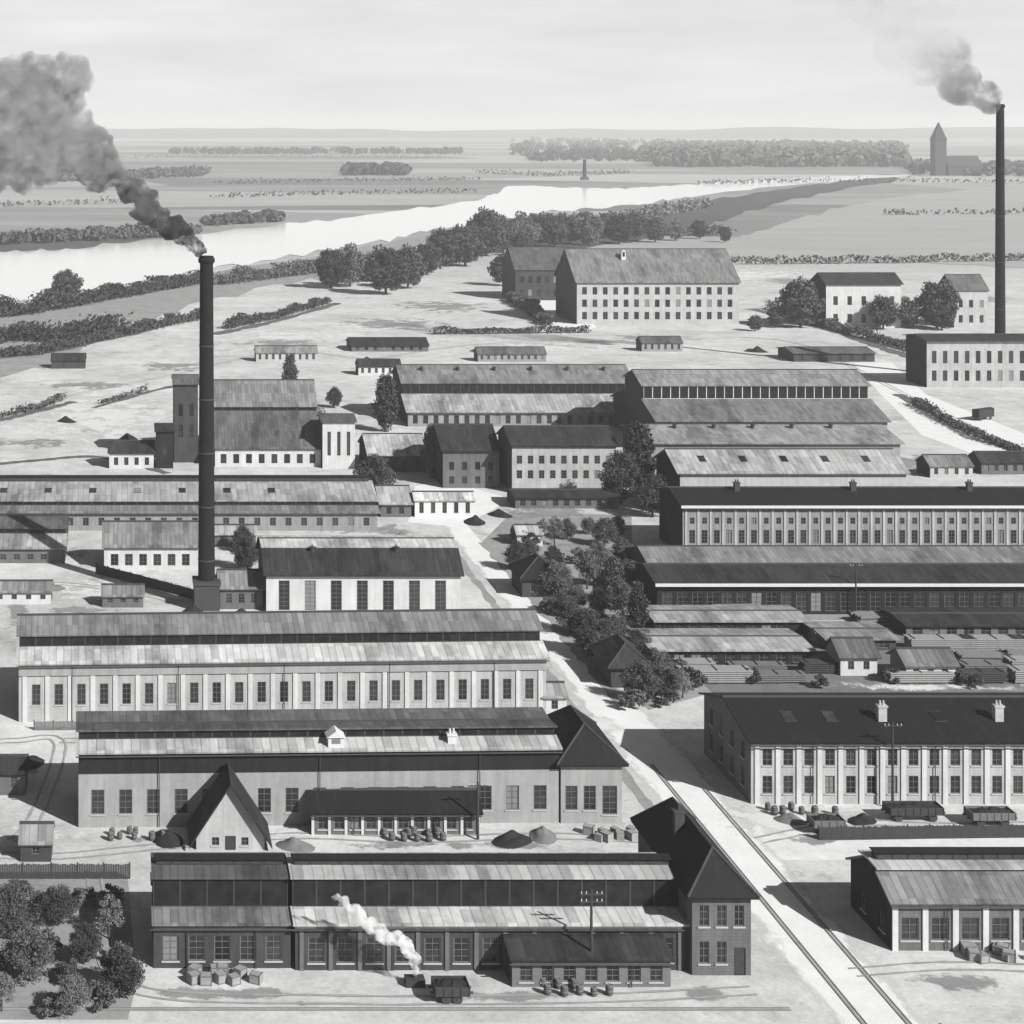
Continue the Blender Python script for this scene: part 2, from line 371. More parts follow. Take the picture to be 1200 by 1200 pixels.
    for j in sorted(groups):
        a, c = groups[j][0][1:]
        steep = abs(c[1] - a[1]) > 1.15 * abs(c[0] - a[0])
        q = MB()
        if steep:
            for i, a, c in groups[j]:
                q = MB(); s = -1 if i < n / 2 else 1
                lo, hi = (a, c) if a[1] < c[1] else (c, a)
                y = lo[0] if s < 0 else lo[0]
                k = int(L / 2.2)
                for t in range(k):
                    xa, xb = L * t / k + .12, L * (t + 1) / k - .12
                    q.box(xa, min(y, y + s * .08), lo[1] + .3, xb, max(y, y + s * .08), hi[1] - .12)
                q.box(.0, min(y, y + s * .14), lo[1] + .02, L, max(y, y + s * .14), lo[1] + .28, 1)
                for t in range(k + 1):
                    xa = L * t / k
                    q.box(max(0, xa - .1), min(y, y + s * .13), lo[1] + .285, min(L, xa + .1), max(y, y + s * .13), hi[1] - .02, 1)
                q.build('clerestory', ['dark_glass', cler], root)
        else:
            for i, a, c in groups[j]:
                ex = ov if j == 0 else .45
                d = Vector((c[0] - a[0], c[1] - a[1])); ln = d.length; d /= ln
                A = Vector(a); C_ = Vector(c)
                if i < n / 2 or flat: A = A - d * ex
                if (i >= n / 2 and i > 0) or flat: C_ = C_ + d * ex
                nn = Vector((-d.y, d.x)); off = nn * .012
                q = MB(); q.prism_x([A + off, C_ + off, C_ + off + nn * T, A + off + nn * T], -ov * .7, L + ov * .7)
                q.build('roof' if lev == 0 else 'monitor_roof', roofs[min(lev, len(roofs) - 1)], root)
            if lev == 0 and fascia:
                g = MB(); g.box(-ov * .7, -ov - .2, z0 - .38, L + ov * .7, -ov - .06, z0 + .12); g.build('fascia', fascia, root)
            lev += 1
    if not flat and len(pts) > 1:
        g = MB(); yr, zr = pts[-1]
        if ridge:
            hw, hh = ridge
            g.box(.3, yr - hw, zr - .3, L - .3, yr + hw, zr + hh)
            for k in range(int(L / 1.5)): g.box(.45 + k * 1.5, yr - hw - .06, zr + .25, 1.7 + k * 1.5, yr - hw - .002, zr + hh - .15, 1)
            g.prism_x([(yr - hw - .3, zr + hh + .01), (yr, zr + hh + .3), (yr + hw + .3, zr + hh + .01)], .1, L - .1, 2); g.build('ridge_ventilator', ['dark_trim', 'dark_timber', 'slate_roof'], root)
        else:
            g.prism_x([(yr - .3, zr + .12), (yr, zr + .36), (yr + .3, zr + .12)], -ov * .7 - .01, L + ov * .7 + .01); g.build('ridge_cap', 'dark_trim', root)
    # gutters on the near buildings
    if detail >= 2 and not fascia:
        g = MB(); g.tube((-.3, -ov - .02, z0 - .35), (L + .3, -ov - .02, z0 - .35), .09, n=8)
        for x in spaced(max(2, int(L / 14)), 0, L): g.tube((x, -.22, .1), (x, -.22, z0 - .7), .055, n=6); g.tube((x, -.22, z0 - .7), (x, -ov, z0 - .38), .055, n=6)
        g.build('gutter', 'iron', root)
    for kind, x, d, h, mat in vents:
        z = interp(full, d)
        g = MB()
        if kind == 'chimney':
            g.box(x - .5, d - .4, z - .6, x + .5, d + .4, z + h); g.box(x - .6, d - .5, z + h, x + .6, d + .5, z + h + .22)
            g.tube((x - .2, d, z + h + .2), (x - .2, d, z + h + .75), .15, .12, 8); g.tube((x + .22, d, z + h + .2), (x + .22, d, z + h + .75), .15, .12, 8)
        elif kind == 'roof_vent':
            g.tube((x, d, z - .3), (x, d, z + h), .42, .42, 12); g.tube((x, d, z + h + .02), (x, d, z + h + .3), .7, .1, 12); g.tube((x, d, z + h + .3), (x, d, z + h + .6), .08, .05, 8)
        elif kind == 'dormer':
            g.box(x - .9, d - 1.4, z - .5, x + .9, d + .3, z + h); g.prism_y([(x - 1.1, z + h + .01), (x + 1.1, z + h + .01), (x, z + h + .8)], d - 1.6, d + .4)
            g.box(x - .5, d - 1.43, z + h * .3, x + .5, d - 1.402, z + h * .9, 1)
        elif kind == 'skylight':
            sl = (interp(full, d + .5) - interp(full, d - .5)); c0 = MB()
            for s0, s1, zz in ((-.9, .9, .26), ):
                g.face(((x - .7, d - .9, z - .9 * sl + .3), (x + .7, d - .9, z - .9 * sl + .3), (x + .7, d + .9, z + .9 * sl + .3), (x - .7, d + .9, z + .9 * sl + .3)), 1)
                g.box(x - .8, d - 1.0, z - 1.0 * sl + .0, x + .8, d - .92, z - 1.0 * sl + .32); g.box(x - .8, d + .92, z + sl - .1, x + .8, d + 1.0, z + sl + .3)
        g.build(kind, [mat, 'window_glass'], root)
    return root
def interp(full, d):
    for (a, za), (c, zc) in zip(full[:-1], full[1:]):
        if a <= d <= c and c - a > 1e-6: return za + (zc - za) * (d - a) / (c - a)
    return full[-1][1]
def hip_house(name, label, x0, y0, x1, depth, wall_h, roof_h, roof='slate_roof', wall='grey_brick', rows=(), doors=(), detail=2, group=None, hip=.45, ov=.6, vents=(), end_rows=(), world=None):
    if world: P0, P1 = Vector((world[0], world[2], 0)), Vector((world[1], world[2], 0))
    else: P0, P1 = at(x0, y0), at(x1, y0)
    L = (P1 - P0).length
    root = thing(name, label, 'building', P0, 0, group)
    mb = MB(); holes = []
    for r in rows:
        for x in r['xs']: holes.append((x - r['w'] / 2, r['z'][0], x + r['w'] / 2, r['z'][1]))
    for (x, w, h) in doors: holes.append((x - w / 2, 0.0, x + w / 2, h))
    panel(mb, Matrix.Identity(4), L, wall_h, holes)
    M = Matrix.Translation((0, depth, 0)) @ Matrix.Rotation(R(-90), 4, 'Z')
    eh = [(x - r['w'] / 2, r['z'][0], x + r['w'] / 2, r['z'][1]) for r in end_rows for x in r['xs']]
    panel(mb, M, depth, wall_h, eh)
    mb.face(((L, 0, 0), (L, depth, 0), (L, depth, wall_h), (L, 0, wall_h))); mb.face(((L, depth, 0), (0, depth, 0), (0, depth, wall_h), (L, depth, wall_h)))
    mb.build('wall', wall, root)
    for r in rows:
        for x in r['xs']: add_window(root, Matrix.Translation((x, 0, r['z'][0])), r['w'], r['z'][1] - r['z'][0], detail)
    for r in end_rows:
        for x in r['xs']: add_window(root, M @ Matrix.Translation((x, 0, r['z'][0])), r['w'], r['z'][1] - r['z'][0], detail)
    for (x, w, h) in doors: add_door(root, Matrix.Translation((x, 0, 0)), w, h)
    q = MB(); a, b_, c, d = -ov, L + ov, -ov, depth + ov
    if L >= depth:
        s = min(L / 2 - .01, depth * hip); r0, r1 = (s, depth / 2), (L - s, depth / 2)
    else:
        s = min(depth / 2 - .01, L * hip); r0, r1 = (L / 2, s), (L / 2, depth - s)
    zt = wall_h + roof_h; z0 = wall_h + .01
    R0, R1 = (r0[0], r0[1], zt), (r1[0], r1[1], zt)
    e = [(a, c, z0), (b_, c, z0), (b_, d, z0), (a, d, z0)]; el = [(p[0], p[1], z0 - .22) for p in e]
    if L >= depth: q.face((e[0], e[1], R1, R0)); q.face((e[2], e[3], R0, R1)); q.face((e[1], e[2], R1)); q.face((e[3], e[0], R0))
    else: q.face((e[1], e[2], R1, R0)); q.face((e[3], e[0], R0, R1)); q.face((e[0], e[1], R0)); q.face((e[2], e[3], R1))
    for k in range(4): q.face((el[k], el[(k + 1) % 4], e[(k + 1) % 4], e[k]))
    q.face(el[::-1])
    rf = q.build('roof', roof, root)
    for a_, b2 in ((R0, R1), (e[0], R0), (e[1], R1 if L >= depth else R0), (e[2], R1), (e[3], R0 if L >= depth else R1)):
        g = MB(); g.tube((a_[0], a_[1], a_[2] + .03), (b2[0], b2[1], b2[2] + .03), .13, .13, 6); g.build('ridge_cap', 'brick_stack', rf)
    for kind, x, y, z, h in vents:
        g = MB(); g.box(x - .5, y - .4, z, x + .5, y + .4, z + h); g.box(x - .6, y - .5, z + h, x + .6, y + .5, z + h + .2); g.tube((x, y, z + h + .2), (x, y, z + h + .7), .16, .13, 8)
        g.build('chimney', 'brick_stack', rf)
    return root
def gable_front(name, label, x0, x1, y, depth, wall_h, apex_h, roof, wall, rows=(), doors=(), detail=2, group=None, ov=.55):
    P0, P1 = at(x0, y), at(x1, y); L = P1.x - P0.x
    root = thing(name, label, 'building', P0, 0, group)
    mb = MB(); holes = [(x - r['w'] / 2, r['z'][0], x + r['w'] / 2, r['z'][1]) for r in rows for x in r['xs']] + [(x - w / 2, 0.0, x + w / 2, h) for x, w, h in doors]
    panel(mb, Matrix.Identity(4), L, wall_h, holes)
    mb.face(((0, 0, wall_h), (L, 0, wall_h), (L / 2, 0, apex_h)))
    mb.face(((0, depth, 0), (0, depth, wall_h), (L / 2, depth, apex_h), (L, depth, wall_h), (L, depth, 0)))
    mb.face(((0, depth, 0), (0, 0, 0), (0, 0, wall_h), (0, depth, wall_h))); mb.face(((L, 0, 0), (L, depth, 0), (L, depth, wall_h), (L, 0, wall_h)))
    mb.build('wall', wall, root)
    for r in rows:
        for x in r['xs']: add_window(root, Matrix.Translation((x, 0, r['z'][0])), r['w'], r['z'][1] - r['z'][0], detail)
    for (x, w, h) in doors: add_door(root, Matrix.Translation((x, 0, 0)), w, h)
    q = MB(); T = .3; sl = (apex_h - wall_h) / (L / 2)
    for s in (0, 1):
        xe = -ov if s == 0 else L + ov; ze = wall_h - ov * sl
        q.prism_y([(xe, ze + .015), (xe, ze + T), (L / 2, apex_h + T), (L / 2, apex_h + .015)] if s else [(xe, ze + .015), (L / 2, apex_h + .015), (L / 2, apex_h + T), (xe, ze + T)], -ov, depth + ov)
    q.build('roof', roof, root)
    return root
def row(n, a, b, w, z0, z1): return dict(xs=spaced(n, a, b), w=w, z=(z0, z1))
def pitch(root_px): return root_px

# ================================================================== SETTING
def sheet(name, pts, mat, z, kind='structure'):
    mb = MB(); mb.face([(p[0], p[1], z) for p in pts]); o = mb.build(name, mat); tag(o, kind=kind); return o
gs = MB(); gs.face(((-14000, 60, 0), (14000, 60, 0), (14000, 20000, 0), (-14000, 20000, 0))); tag(gs.build('ground', 'ground_soil'), kind='structure')
def smooth(px, sub=10, jit=0.0, seed=0):
    out = []; n = len(px)
    for i in range(n):
        a, b, c, d = (Vector((*px[(i + k) % n], 0)) for k in (-1, 0, 1, 2))
        for k in range(sub):
            t = k / sub
            p = .5 * ((2 * b) + (c - a) * t + (2 * a - 5 * b + 4 * c - d) * t * t + (3 * b - a - 3 * c + d) * t ** 3)
            if jit: p += Vector((0, jit * noise.noise((p.x * .06, p.y * .25, seed)) + jit * .6 * noise.noise((p.x * .2, p.y * .7, seed + 4)), 0)) * (p.y - 148) / 120
            out.append((p.x, p.y))
    return out
def pxsheet(name, px, mat, z): return sheet(name, [at(*p) for p in px], mat, z)
# river and far meadows
pxsheet('river', smooth([(-120, 378), (-20, 361), (110, 340), (240, 318), (400, 291), (500, 272), (565, 261), (640, 250), (720, 243), (790, 234), (860, 224), (960, 214), (1080, 205), (1080, 203.5), (980, 207), (860, 213), (760, 219), (700, 222), (640, 219), (596, 219), (582, 227), (540, 238), (400, 256), (250, 273), (120, 288), (-20, 298), (-120, 304)], 10, 4.0, 1), 'river_water', .3)
pxsheet('meadow', smooth([(560, 272), (640, 258), (740, 249), (860, 231), (960, 216), (1034, 208), (1050, 212), (960, 228), (880, 246), (840, 262), (740, 284), (620, 292)], 8, 5.0, 2), 'meadow_dark', .45)
pxsheet('meadow', smooth([(845, 304), (870, 278), (960, 250), (1080, 228), (1320, 214), (1320, 306), (1080, 309)], 8, 4.0, 3), 'meadow_pale', .15)
pxsheet('meadow', smooth([(-120, 300), (-120, 282), (100, 276), (230, 270), (170, 282), (60, 292)], 8, 3.0, 4), 'meadow_dark', .15)
# far wood floor, fields near the river bank
pxsheet('river_bank', smooth([(-120, 446), (-120, 384), (0, 362), (120, 341), (240, 321), (400, 294), (500, 276), (580, 268), (600, 290), (500, 306), (400, 322), (240, 352), (120, 398), (40, 436)], 8, 5.0, 5), 'rough_grass', .05)
# streets and yards
SX0, SX1 = 62.3, 71.6
sheet('street', [(SX0 - .8, 134), (SX1 + .9, 134), (SX1 + .9, 218), (70.5, 232), (68.2, 250), (68.0, 372), (SX0 - .8, 372)], 'street_soft', .008)
sheet('road', [(-60, 120), (190, 120), (190, 151.5), (-60, 151.5)], 'road_grey', .004)
pavm = MB(); pavm.box(-60, 151.5, 0, SX0 - 1.2, 152.1, .14); tag(pavm.build('kerb', 'pavement_stone'), kind='structure')
pavm = MB(); pavm.box(SX1 + .8, 151.5, 0, 190, 152.1, .14); tag(pavm.build('kerb', 'pavement_stone'), kind='structure')
def strip(name, pts, w, mat, z, seed=0):
    mb = MB(); rnd = random.Random(seed); L_ = []
    for k, p in enumerate(pts):
        d = (pts[min(k + 1, len(pts) - 1)] - pts[max(k - 1, 0)]).normalized(); n_ = Vector((-d.y, d.x, 0))
        ww = w * rnd.uniform(.55, 1.3); L_.append((p - n_ * ww / 2, p + n_ * ww / 2))
    for (a, b), (c, d) in zip(L_[:-1], L_[1:]): mb.face([(q.x, q.y, z) for q in (a, c, d, b)])
    return tag(mb.build(name, mat), kind='structure')
for k, (X, w, ya, yb) in enumerate(((61.2, 1.4, 190, 330), (68.6, 2.2, 236, 330))):
    strip('verge', [Vector((X + .4 * noise.noise((y * .1, k * 9.0, 0)), y, 0)) for y in range(ya, yb, 2)], w, 'rough_grass', .02, k)
def ruts(px, seed, w=.34, gap=1.5):
    P = [at(*p) for p in smooth(px + px[::-1], 14)[:14 * (len(px) - 1)]]
    Q = [P[0]]
    for p in P[1:]:
        if (p - Q[-1]).length > .8: Q.append(p)
    for s_ in (-1, 1):
        R_ = []
        for k, p in enumerate(Q):
            d = (Q[min(k + 1, len(Q) - 1)] - Q[max(k - 1, 0)]).normalized(); R_.append(p + Vector((-d.y, d.x, 0)) * (gap / 2 * s_ + .12 * noise.noise((k * .4, seed, s_))))
        strip('wheel_rut', R_, w, 'rut_earth', .056 + .0013 * seed + .0006 * s_, seed)
for k, px in enumerate(([(760, 985), (640, 980), (480, 984), (340, 980), (190, 992), (60, 1004), (-30, 1000)], [(890, 985), (1000, 965), (1100, 968), (1250, 966)],
                        [(-30, 690), (60, 684), (140, 692), (220, 708)], [(1000, 1140), (1120, 1132), (1260, 1138)], [(700, 408), (600, 402), (520, 408), (430, 420), (330, 412), (200, 440), (60, 470), (-40, 520)],
                        [(870, 395), (940, 404), (1010, 436), (1060, 462), (1200, 530)], [(-30, 872), (20, 868), (70, 872), (40, 960), (10, 990)], [(640, 878), (500, 866), (300, 868), (60, 868)],
                        [(110, 1020), (120, 1090), (160, 1160), (400, 1172), (700, 1170), (900, 1160)])): ruts(px, k)
pxsheet('yard', [(478, 612), (486, 570), (520, 562), (600, 585), (540, 618)], 'street_dust', .016)
pxsheet('lawn', [(598, 700), (560, 640), (600, 600), (740, 604), (745, 720), (835, 812), (760, 832), (700, 780)], 'rough_grass', .004)
pxsheet('garden', [(-40, 1195), (-40, 1030), (150, 1030), (160, 1150), (150, 1195)], 'rough_grass', .006)
pxsheet('yard', [(745, 728), (1300, 728), (1300, 812), (835, 812)], 'yard_dark', .01)
pxsheet('yard', [(770, 640), (1300, 640), (1300, 727), (745, 727)], 'rough_grass', .012)
pxsheet('yard', [(850, 1008), (985, 1008), (1300, 985), (1300, 972), (950, 972), (900, 950)], 'pale_earth', .006)
def blotch(name, cx, cy, rx, ry, mat, z, seed):
    pts = []
    for k in range(40):
        t = 2 * math.pi * k / 40; f_ = 1.35
        pts.append((cx + rx * f_ * math.cos(t), cy + ry * f_ * math.sin(t)))
    return pxsheet(name, pts, mat, z)
for k, (cx, cy, rx, ry) in enumerate(((50, 978, 60, 22), (345, 972, 34, 12), (130, 690, 130, 18), (900, 330, 44, 24), (120, 500, 130, 50), (330, 405, 90, 28), (640, 408, 130, 10), (690, 850, 50, 16), (1080, 805, 130, 7), (900, 965, 90, 18))):
    blotch('yard', cx, cy, rx, ry, 'bright_patch', .02 + .0012 * k, k * 3.7 + 1)
for k, (cx, cy, rx, ry) in enumerate(((230, 860, 60, 5), (480, 990, 90, 6), (620, 690, 16, 9), (40, 1040, 40, 6), (280, 1165, 120, 9), (820, 1165, 30, 10), (60, 650, 50, 8), (470, 640, 30, 6), (560, 990, 160, 8), (960, 985, 60, 8), (1120, 1150, 60, 14), (600, 1168, 120, 8), (180, 985, 50, 7), (20, 900, 40, 12), (20, 720, 16, 20), (640, 600, 60, 12), (700, 650, 40, 18), (1090, 545, 60, 12), (640, 440, 40, 5), (460, 380, 70, 8), (760, 396, 60, 4), (330, 402, 60, 6), (100, 452, 60, 6), (40, 520, 60, 6), (200, 430, 50, 6), (520, 360, 60, 8), (430, 620, 60, 8), (90, 715, 60, 5), (1150, 440, 60, 8), (930, 330, 40, 6), (1130, 350, 40, 8))):
    blotch('yard', cx, cy, rx, ry, 'worn_patch', .034 + .0011 * k, k * 5.1 + 2)
pxsheet('road', [(1000, 425), (1045, 425), (1085, 462), (1260, 532), (1260, 575), (1080, 510), (1030, 460)], 'street_dust', .02)

pxsheet('road', [(596, 330), (622, 326), (660, 350), (700, 384), (660, 392), (630, 362)], 'bright_earth', .03)
# rails in the street
for k, (X, ya, yb) in enumerate(((65.6, 130, 214), (69.6, 130, 206))):
    g = MB()
    for q in (-.22, .22): g.box(X + q - .045, ya, .012, X + q + .045, yb, .07)
    g.box(X - .17, ya, .012, X + .17, yb, .025, 1)
    o = g.build('tram_track', ['rail_steel', 'rut_earth']); tag(o, 'left one of two thin dark rail tracks in the pale street' if k == 0 else 'right one of two thin dark rail tracks in the pale street', 'rail track')
g = MB()
for q in (-.22, .22): g.box(-40, 154.6 + q - .045, .012, 60, 154.6 + q + .045, .07)
g.box(-40, 154.43, .012, 60, 154.77, .025, 1)
tag(g.build('tram_track', ['rail_steel', 'rut_earth']), 'dark rail track crossing the very bottom in front of the near workshop', 'rail track')

for k, (px, w) in enumerate((([(880, 362), (930, 374), (985, 390), (1040, 410), (1085, 424)], 5.0), ([(1052, 462), (1090, 482), (1140, 506), (1190, 530), (1270, 566)], 3.4), ([(-60, 424), (40, 414), (140, 394), (240, 368)], 7.0), ([(-60, 506), (20, 488), (90, 470)], 3.0), ([(110, 478), (180, 458), (240, 446)], 2.6),
        ([(250, 392), (320, 377), (400, 354)], 5.0), ([(-40, 548), (40, 540), (120, 536), (200, 556)], 2.4))):
    P = [at(*p) for p in smooth(px + px[::-1], 12)[:12 * (len(px) - 1)]]
    strip('cinder_track', P, w, 'cinder', .09 + .002 * k, k)
# hills on the horizon
g = MB(); nx = 90
for j in range(5):
    for i in range(nx):
        x = -9000 + 18000 * i / (nx - 1); t = j / 4
        hh = (62 + 34 * noise.noise((x / 1500, 3.1, 0)) + 12 * noise.noise((x / 420, 7.7, 0))) * math.sin(math.pi * t)
        g.v.append((x, 11500 + 3500 * t, max(0, hh) - 1))
for j in range(4):
    for i in range(nx - 1):
        g.f.append((j * nx + i, j * nx + i + 1, (j + 1) * nx + i + 1, (j + 1) * nx + i)); g.m.append(0)
tag(g.build('hills', 'meadow_dark'), kind='structure')

# ================================================================== BUILDINGS, left of the street
LG = 'long workshops on the left of the street'
# nearest workshop
L7 = at(180, 1137); xm = xat(346, L7.y); w7 = 52.9 - xm; w8 = xm - .4 - L7.x
P7 = [(1084, 0), (1064, 3.0), (1028, 3.0), (1013, 5.4)]
building('workshop_building', 'nearest long dark walled workshop with two pale roof strips and a smoking pipe in front', 0, 0, 0, world=(xm, 53.1, L7.y),
         prof=P7, roofs=('tin_roof', 'tin_roof'), wall='dark_or_shaded_brick', end='tarred_or_shaded_board',
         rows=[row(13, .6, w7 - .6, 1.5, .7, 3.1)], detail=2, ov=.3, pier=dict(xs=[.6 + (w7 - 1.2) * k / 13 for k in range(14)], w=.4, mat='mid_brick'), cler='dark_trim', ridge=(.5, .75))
building('workshop_building', 'older dark grey roofed workshop joined to the left end of the nearest workshop', 0, 0, 0, world=(L7.x, xm - .4, L7.y + .4),
         prof=P7, roofs=('grey_roof', 'mid_roof'), wall='dark_or_shaded_brick', end='tarred_or_shaded_board',
         rows=[row(5, .4, w8 - .4, 1.5, .7, 3.1)], detail=2, ov=.25, cler='dark_trim', ridge=(.5, .75))
building('lean_to_shed', 'low dark roofed lean-to with plank front against the nearest workshop', 0, 0, 0, world=(xat(600, 158.6), xat(786, 158.6), 158.6),
         prof=[(2.6, 0), (3.3, 3.0)], flat=3.05, roofs=('dark_roof',), wall='weathered_timber', end='dark_timber', rows=[row(7, .3, 14.4, 1.2, .5, 2.1)], detail=2, ov=.35, cat='shed')
hip_house('corner_pavilion', 'two storey pavilion with dark hipped roof at the corner of the pale street', 811, 1143, 880, 17.0, 7.6, 3.4, 'slate_roof', 'mid_brick',
          rows=[row(3, .3, 5.25, .95, 4.6, 6.6), row(2, .3, 3.6, .95, 1.1, 3.2)], doors=[(4.5, 1.1, 2.6)], vents=[('chimney', 1.8, 9.5, 9.4, 2.2)])
# second workshop
A, B = at(92, 970), at(655, 963.8)
L6 = (B - A).length
building('workshop_building', 'second workshop from the front with pale roof strip, painted eave shade and square windows', 92, 970, 655, 963.8,
         prof=[(882, 0), (868, 2.2), (857, 2.2), (850, 5.0)], roofs=('tin_roof', 'mid_roof'), wall='mid_render', end='dark_or_shaded_brick',
         rows=[row(17, .6, L6 - .6, 1.5, 1.5, 4.3)], detail=2, ov=.45, frieze_or_shade=2.4,  # black band paints the shadow under the eaves onto the wall
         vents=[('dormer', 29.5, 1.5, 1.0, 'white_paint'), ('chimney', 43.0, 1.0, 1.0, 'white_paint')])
gable_front('gabled_shed', 'steep gabled shed with dark roof edges standing before the second workshop', 230, 310, 996, 5.0, 1.6, 7.3, 'dark_roof', 'pale_render',
            rows=[row(2, .5, 7.0, .8, .5, 1.4)], doors=[(3.77, 1.2, 1.55)], ov=.8)
building('low_shed', 'low shed with black roof and row of posts beside the steep gabled shed', 366, 978, 560, 978, prof=[(2.7, 0), (3.9, 2.8)], roofs=('slate_roof',), wall='mid_brick', end='dark_timber',
         rows=[row(10, .3, 18.4, 1.1, .6, 2.1)], detail=2, cat='shed', ov=.7, pier=dict(xs=[18.7 * k / 10 + .05 for k in range(11)], w=.3, mat='pale_pier'))
hip_house('end_pavilion', 'single storey pavilion with black hipped roof at the street end of the second workshop', 0, 0, 0, 12.5, 6.9, 3.4, 'slate_roof', 'mid_render',
          rows=[dict(xs=[1.2, 3.3], w=1.4, z=(1.5, 4.3)), dict(xs=[5.6], w=1.7, z=(1.0, 4.3))], world=(xat(655, 196.2) + .15, xat(728, 196.2), 195.9))
# third workshop
A, B = at(22, 846), at(640, 838); L5 = (B - A).length
xs5 = spaced(23, .8, L5 - .8); st = xs5[1] - xs5[0]
building('workshop_building', 'pale walled workshop with long even row of tall windows and raised ridge', 22, 846, 640, 838,
         prof=[(777, 0), (759, 3.2), (744, 3.2), (722, 7.0)], roofs=('tin_roof', 'grey_roof'), wall='light_brick', end='dark_or_shaded_brick',
         rows=[dict(xs=xs5, w=1.15, z=(2.2, 5.0))], detail=2, ov=.6, pier=dict(xs=[x - st / 2 for x in xs5] + [xs5[-1] + st / 2], w=.6, mat='pale_pier'), cler='dark_trim', frieze_or_shade=1.7, frieze_or_shade_mat='mid_render')
# arcade building
A = at(312, 718); L4 = at(540, 718).x - A.x
xs4 = spaced(7, .8, L4 - 1.2)
building('white_workshop', 'white walled workshop with seven dark narrow openings beside the tall black chimney', 312, 718, 540, 718,
         prof=[(672, 0), (641, 5), (632, 8.5)], roofs=('dark_roof', 'tin_roof'), wall='white_render', end='dark_or_shaded_brick',
         rows=[dict(xs=xs4, w=1.8, z=(.4, 5.3))], detail=1, ov=.7, vents=[('roof_vent', 8, 4, .8, 'dark_trim'), ('roof_vent', 22, 4, .8, 'dark_trim')])
building('boiler_house', 'small low boiler house at the foot of the tall black chimney', 258, 714, 308, 714, prof=[(3.6, 0), (5.6, 3.2)], roofs=('grey_roof',), wall='mid_brick', end='dark_or_shaded_brick',
         rows=[row(3, .4, 6.6, 1.0, 1.0, 2.6)], detail=1)
# middle left ranges
A = at(-40, 622); LX = at(442, 622).x - A.x
building('long_shed', 'long grey roofed shed with dark ridge behind the tall black chimney', -40, 622, 442, 622, prof=[(600, 0), (593, 2.5), (587, 2.5), (564, 11)], roofs=('grey_roof', 'pale_roof'), vents=[('skylight', 7 + 9 * k, 6.5, 0, 'dark_trim') for k in range(7)], ridge=(.6, 1.0), wall='grey_brick', end='dark_or_shaded_brick',
         rows=[row(26, .6, LX - .6, 1.2, 1.0, 2.6)], detail=1, ov=.8)
building('shed', 'pale windowed shed with grey roof left of the tall black chimney', 122, 668, 232, 668, prof=[(640, 0), (612, 5)], roofs=('grey_roof',), wall='white_render', end='tarred_or_shaded_board',
         rows=[row(6, .6, 16, 1.4, .8, 2.9)], detail=1, cat='shed')
building('shed', 'striped dark and grey roofed shed at the left edge of the picture', -40, 660, 76, 660, prof=[(642, 0), (626, 4.5), (619, 4.5), (606, 9)], roofs=('pale_roof', 'mid_roof'), wall='mid_brick', end='dark_or_shaded_brick',
         rows=[row(6, .6, 15.5, 1.2, .6, 1.7)], detail=1, cat='shed')
A = at(252, 547)
building('store_building', 'pale fronted store with wide grey roof beneath the river fields', 252, 547, 376, 547, prof=[(525, 0), (482, 11), (476, 11), (446, 18)], roofs=('mid_roof', 'grey_roof'), wall='white_render', end='dark_or_shaded_brick',
         rows=[row(8, .5, 24.4, 1.4, .8, 3.0)], detail=0)
building('white_block', 'tall white block with three narrow windows beside the pale fronted store', 378, 549, 416, 549, prof=[(494, 0), (486, 4)], roofs=('mid_roof',), wall='white_render', end='dark_or_shaded_brick',
         rows=[row(3, .4, 7.2, .8, 3.0, 8.6)], detail=1)
building('dark_house', 'tall narrow dark house with black side to the left of the chimney', 204, 542, 232, 542, prof=[(450, 0), (440, 5)], roofs=('mid_roof',), wall='dark_or_shaded_brick', end='tarred_or_shaded_board',
         rows=[row(2, .3, 5.4, 1.0, 6, 9), row(2, .3, 5.4, 1.0, 11, 14)], detail=0)
building('shed', 'low shed with dark roof and pale front below the river fields', 128, 549, 180, 549, prof=[(530, 0), (517, 4)], roofs=('dark_roof',), wall='white_render', end='tarred_or_shaded_board', rows=[row(4, .4, 10, 1.0, .8, 2.6)], detail=0, cat='shed')
building('dark_house', 'squat dark house beside the low shed with pale front', 183, 549, 203, 549, prof=[(505, 0), (497, 3.5)], roofs=('dark_roof',), wall='tarred_or_shaded_board', end='tarred_or_shaded_board', rows=[row(1, .3, 3.8, 1.0, 3, 5)], detail=0)
building('small_shed', 'small white roofed shed in the middle yard', 432, 553, 500, 553, prof=[(533, 0), (509, 8)], roofs=('tin_roof',), wall='dark_or_shaded_brick', end='dark_or_shaded_brick', rows=[row(4, .4, 13, 1.0, .8, 2.4)], detail=0, cat='shed')
building('grey_mill', 'grey three storey mill with black side near the end of the street', 519, 572, 585, 572, prof=[(528, 0), (498, 9)], roofs=('dark_roof',), wall='mid_brick', end='tarred_or_shaded_board',
         rows=[row(4, .5, 12, 1.1, 1, 2.6), row(4, .5, 12, 1.1, 4, 5.8)], detail=0)
building('gable_shed', 'small shed with pale front just below the small white roofed shed', 446, 606, 482, 606, prof=[(590, 0), (570, 5)], roofs=('pale_roof',), wall='mid_brick', end='dark_or_shaded_brick', rows=[row(2, .4, 5.6, 1, .7, 2)], detail=0, cat='shed')
building('low_store', 'low dark roofed store on the open pale ground below the river trees', 412, 412, 502, 412, prof=[(405, 0), (396, 7)], roofs=('dark_roof',), wall='mid_brick', end='dark_or_shaded_brick', rows=[row(8, .5, 26, 1.2, .6, 1.8)], detail=0)

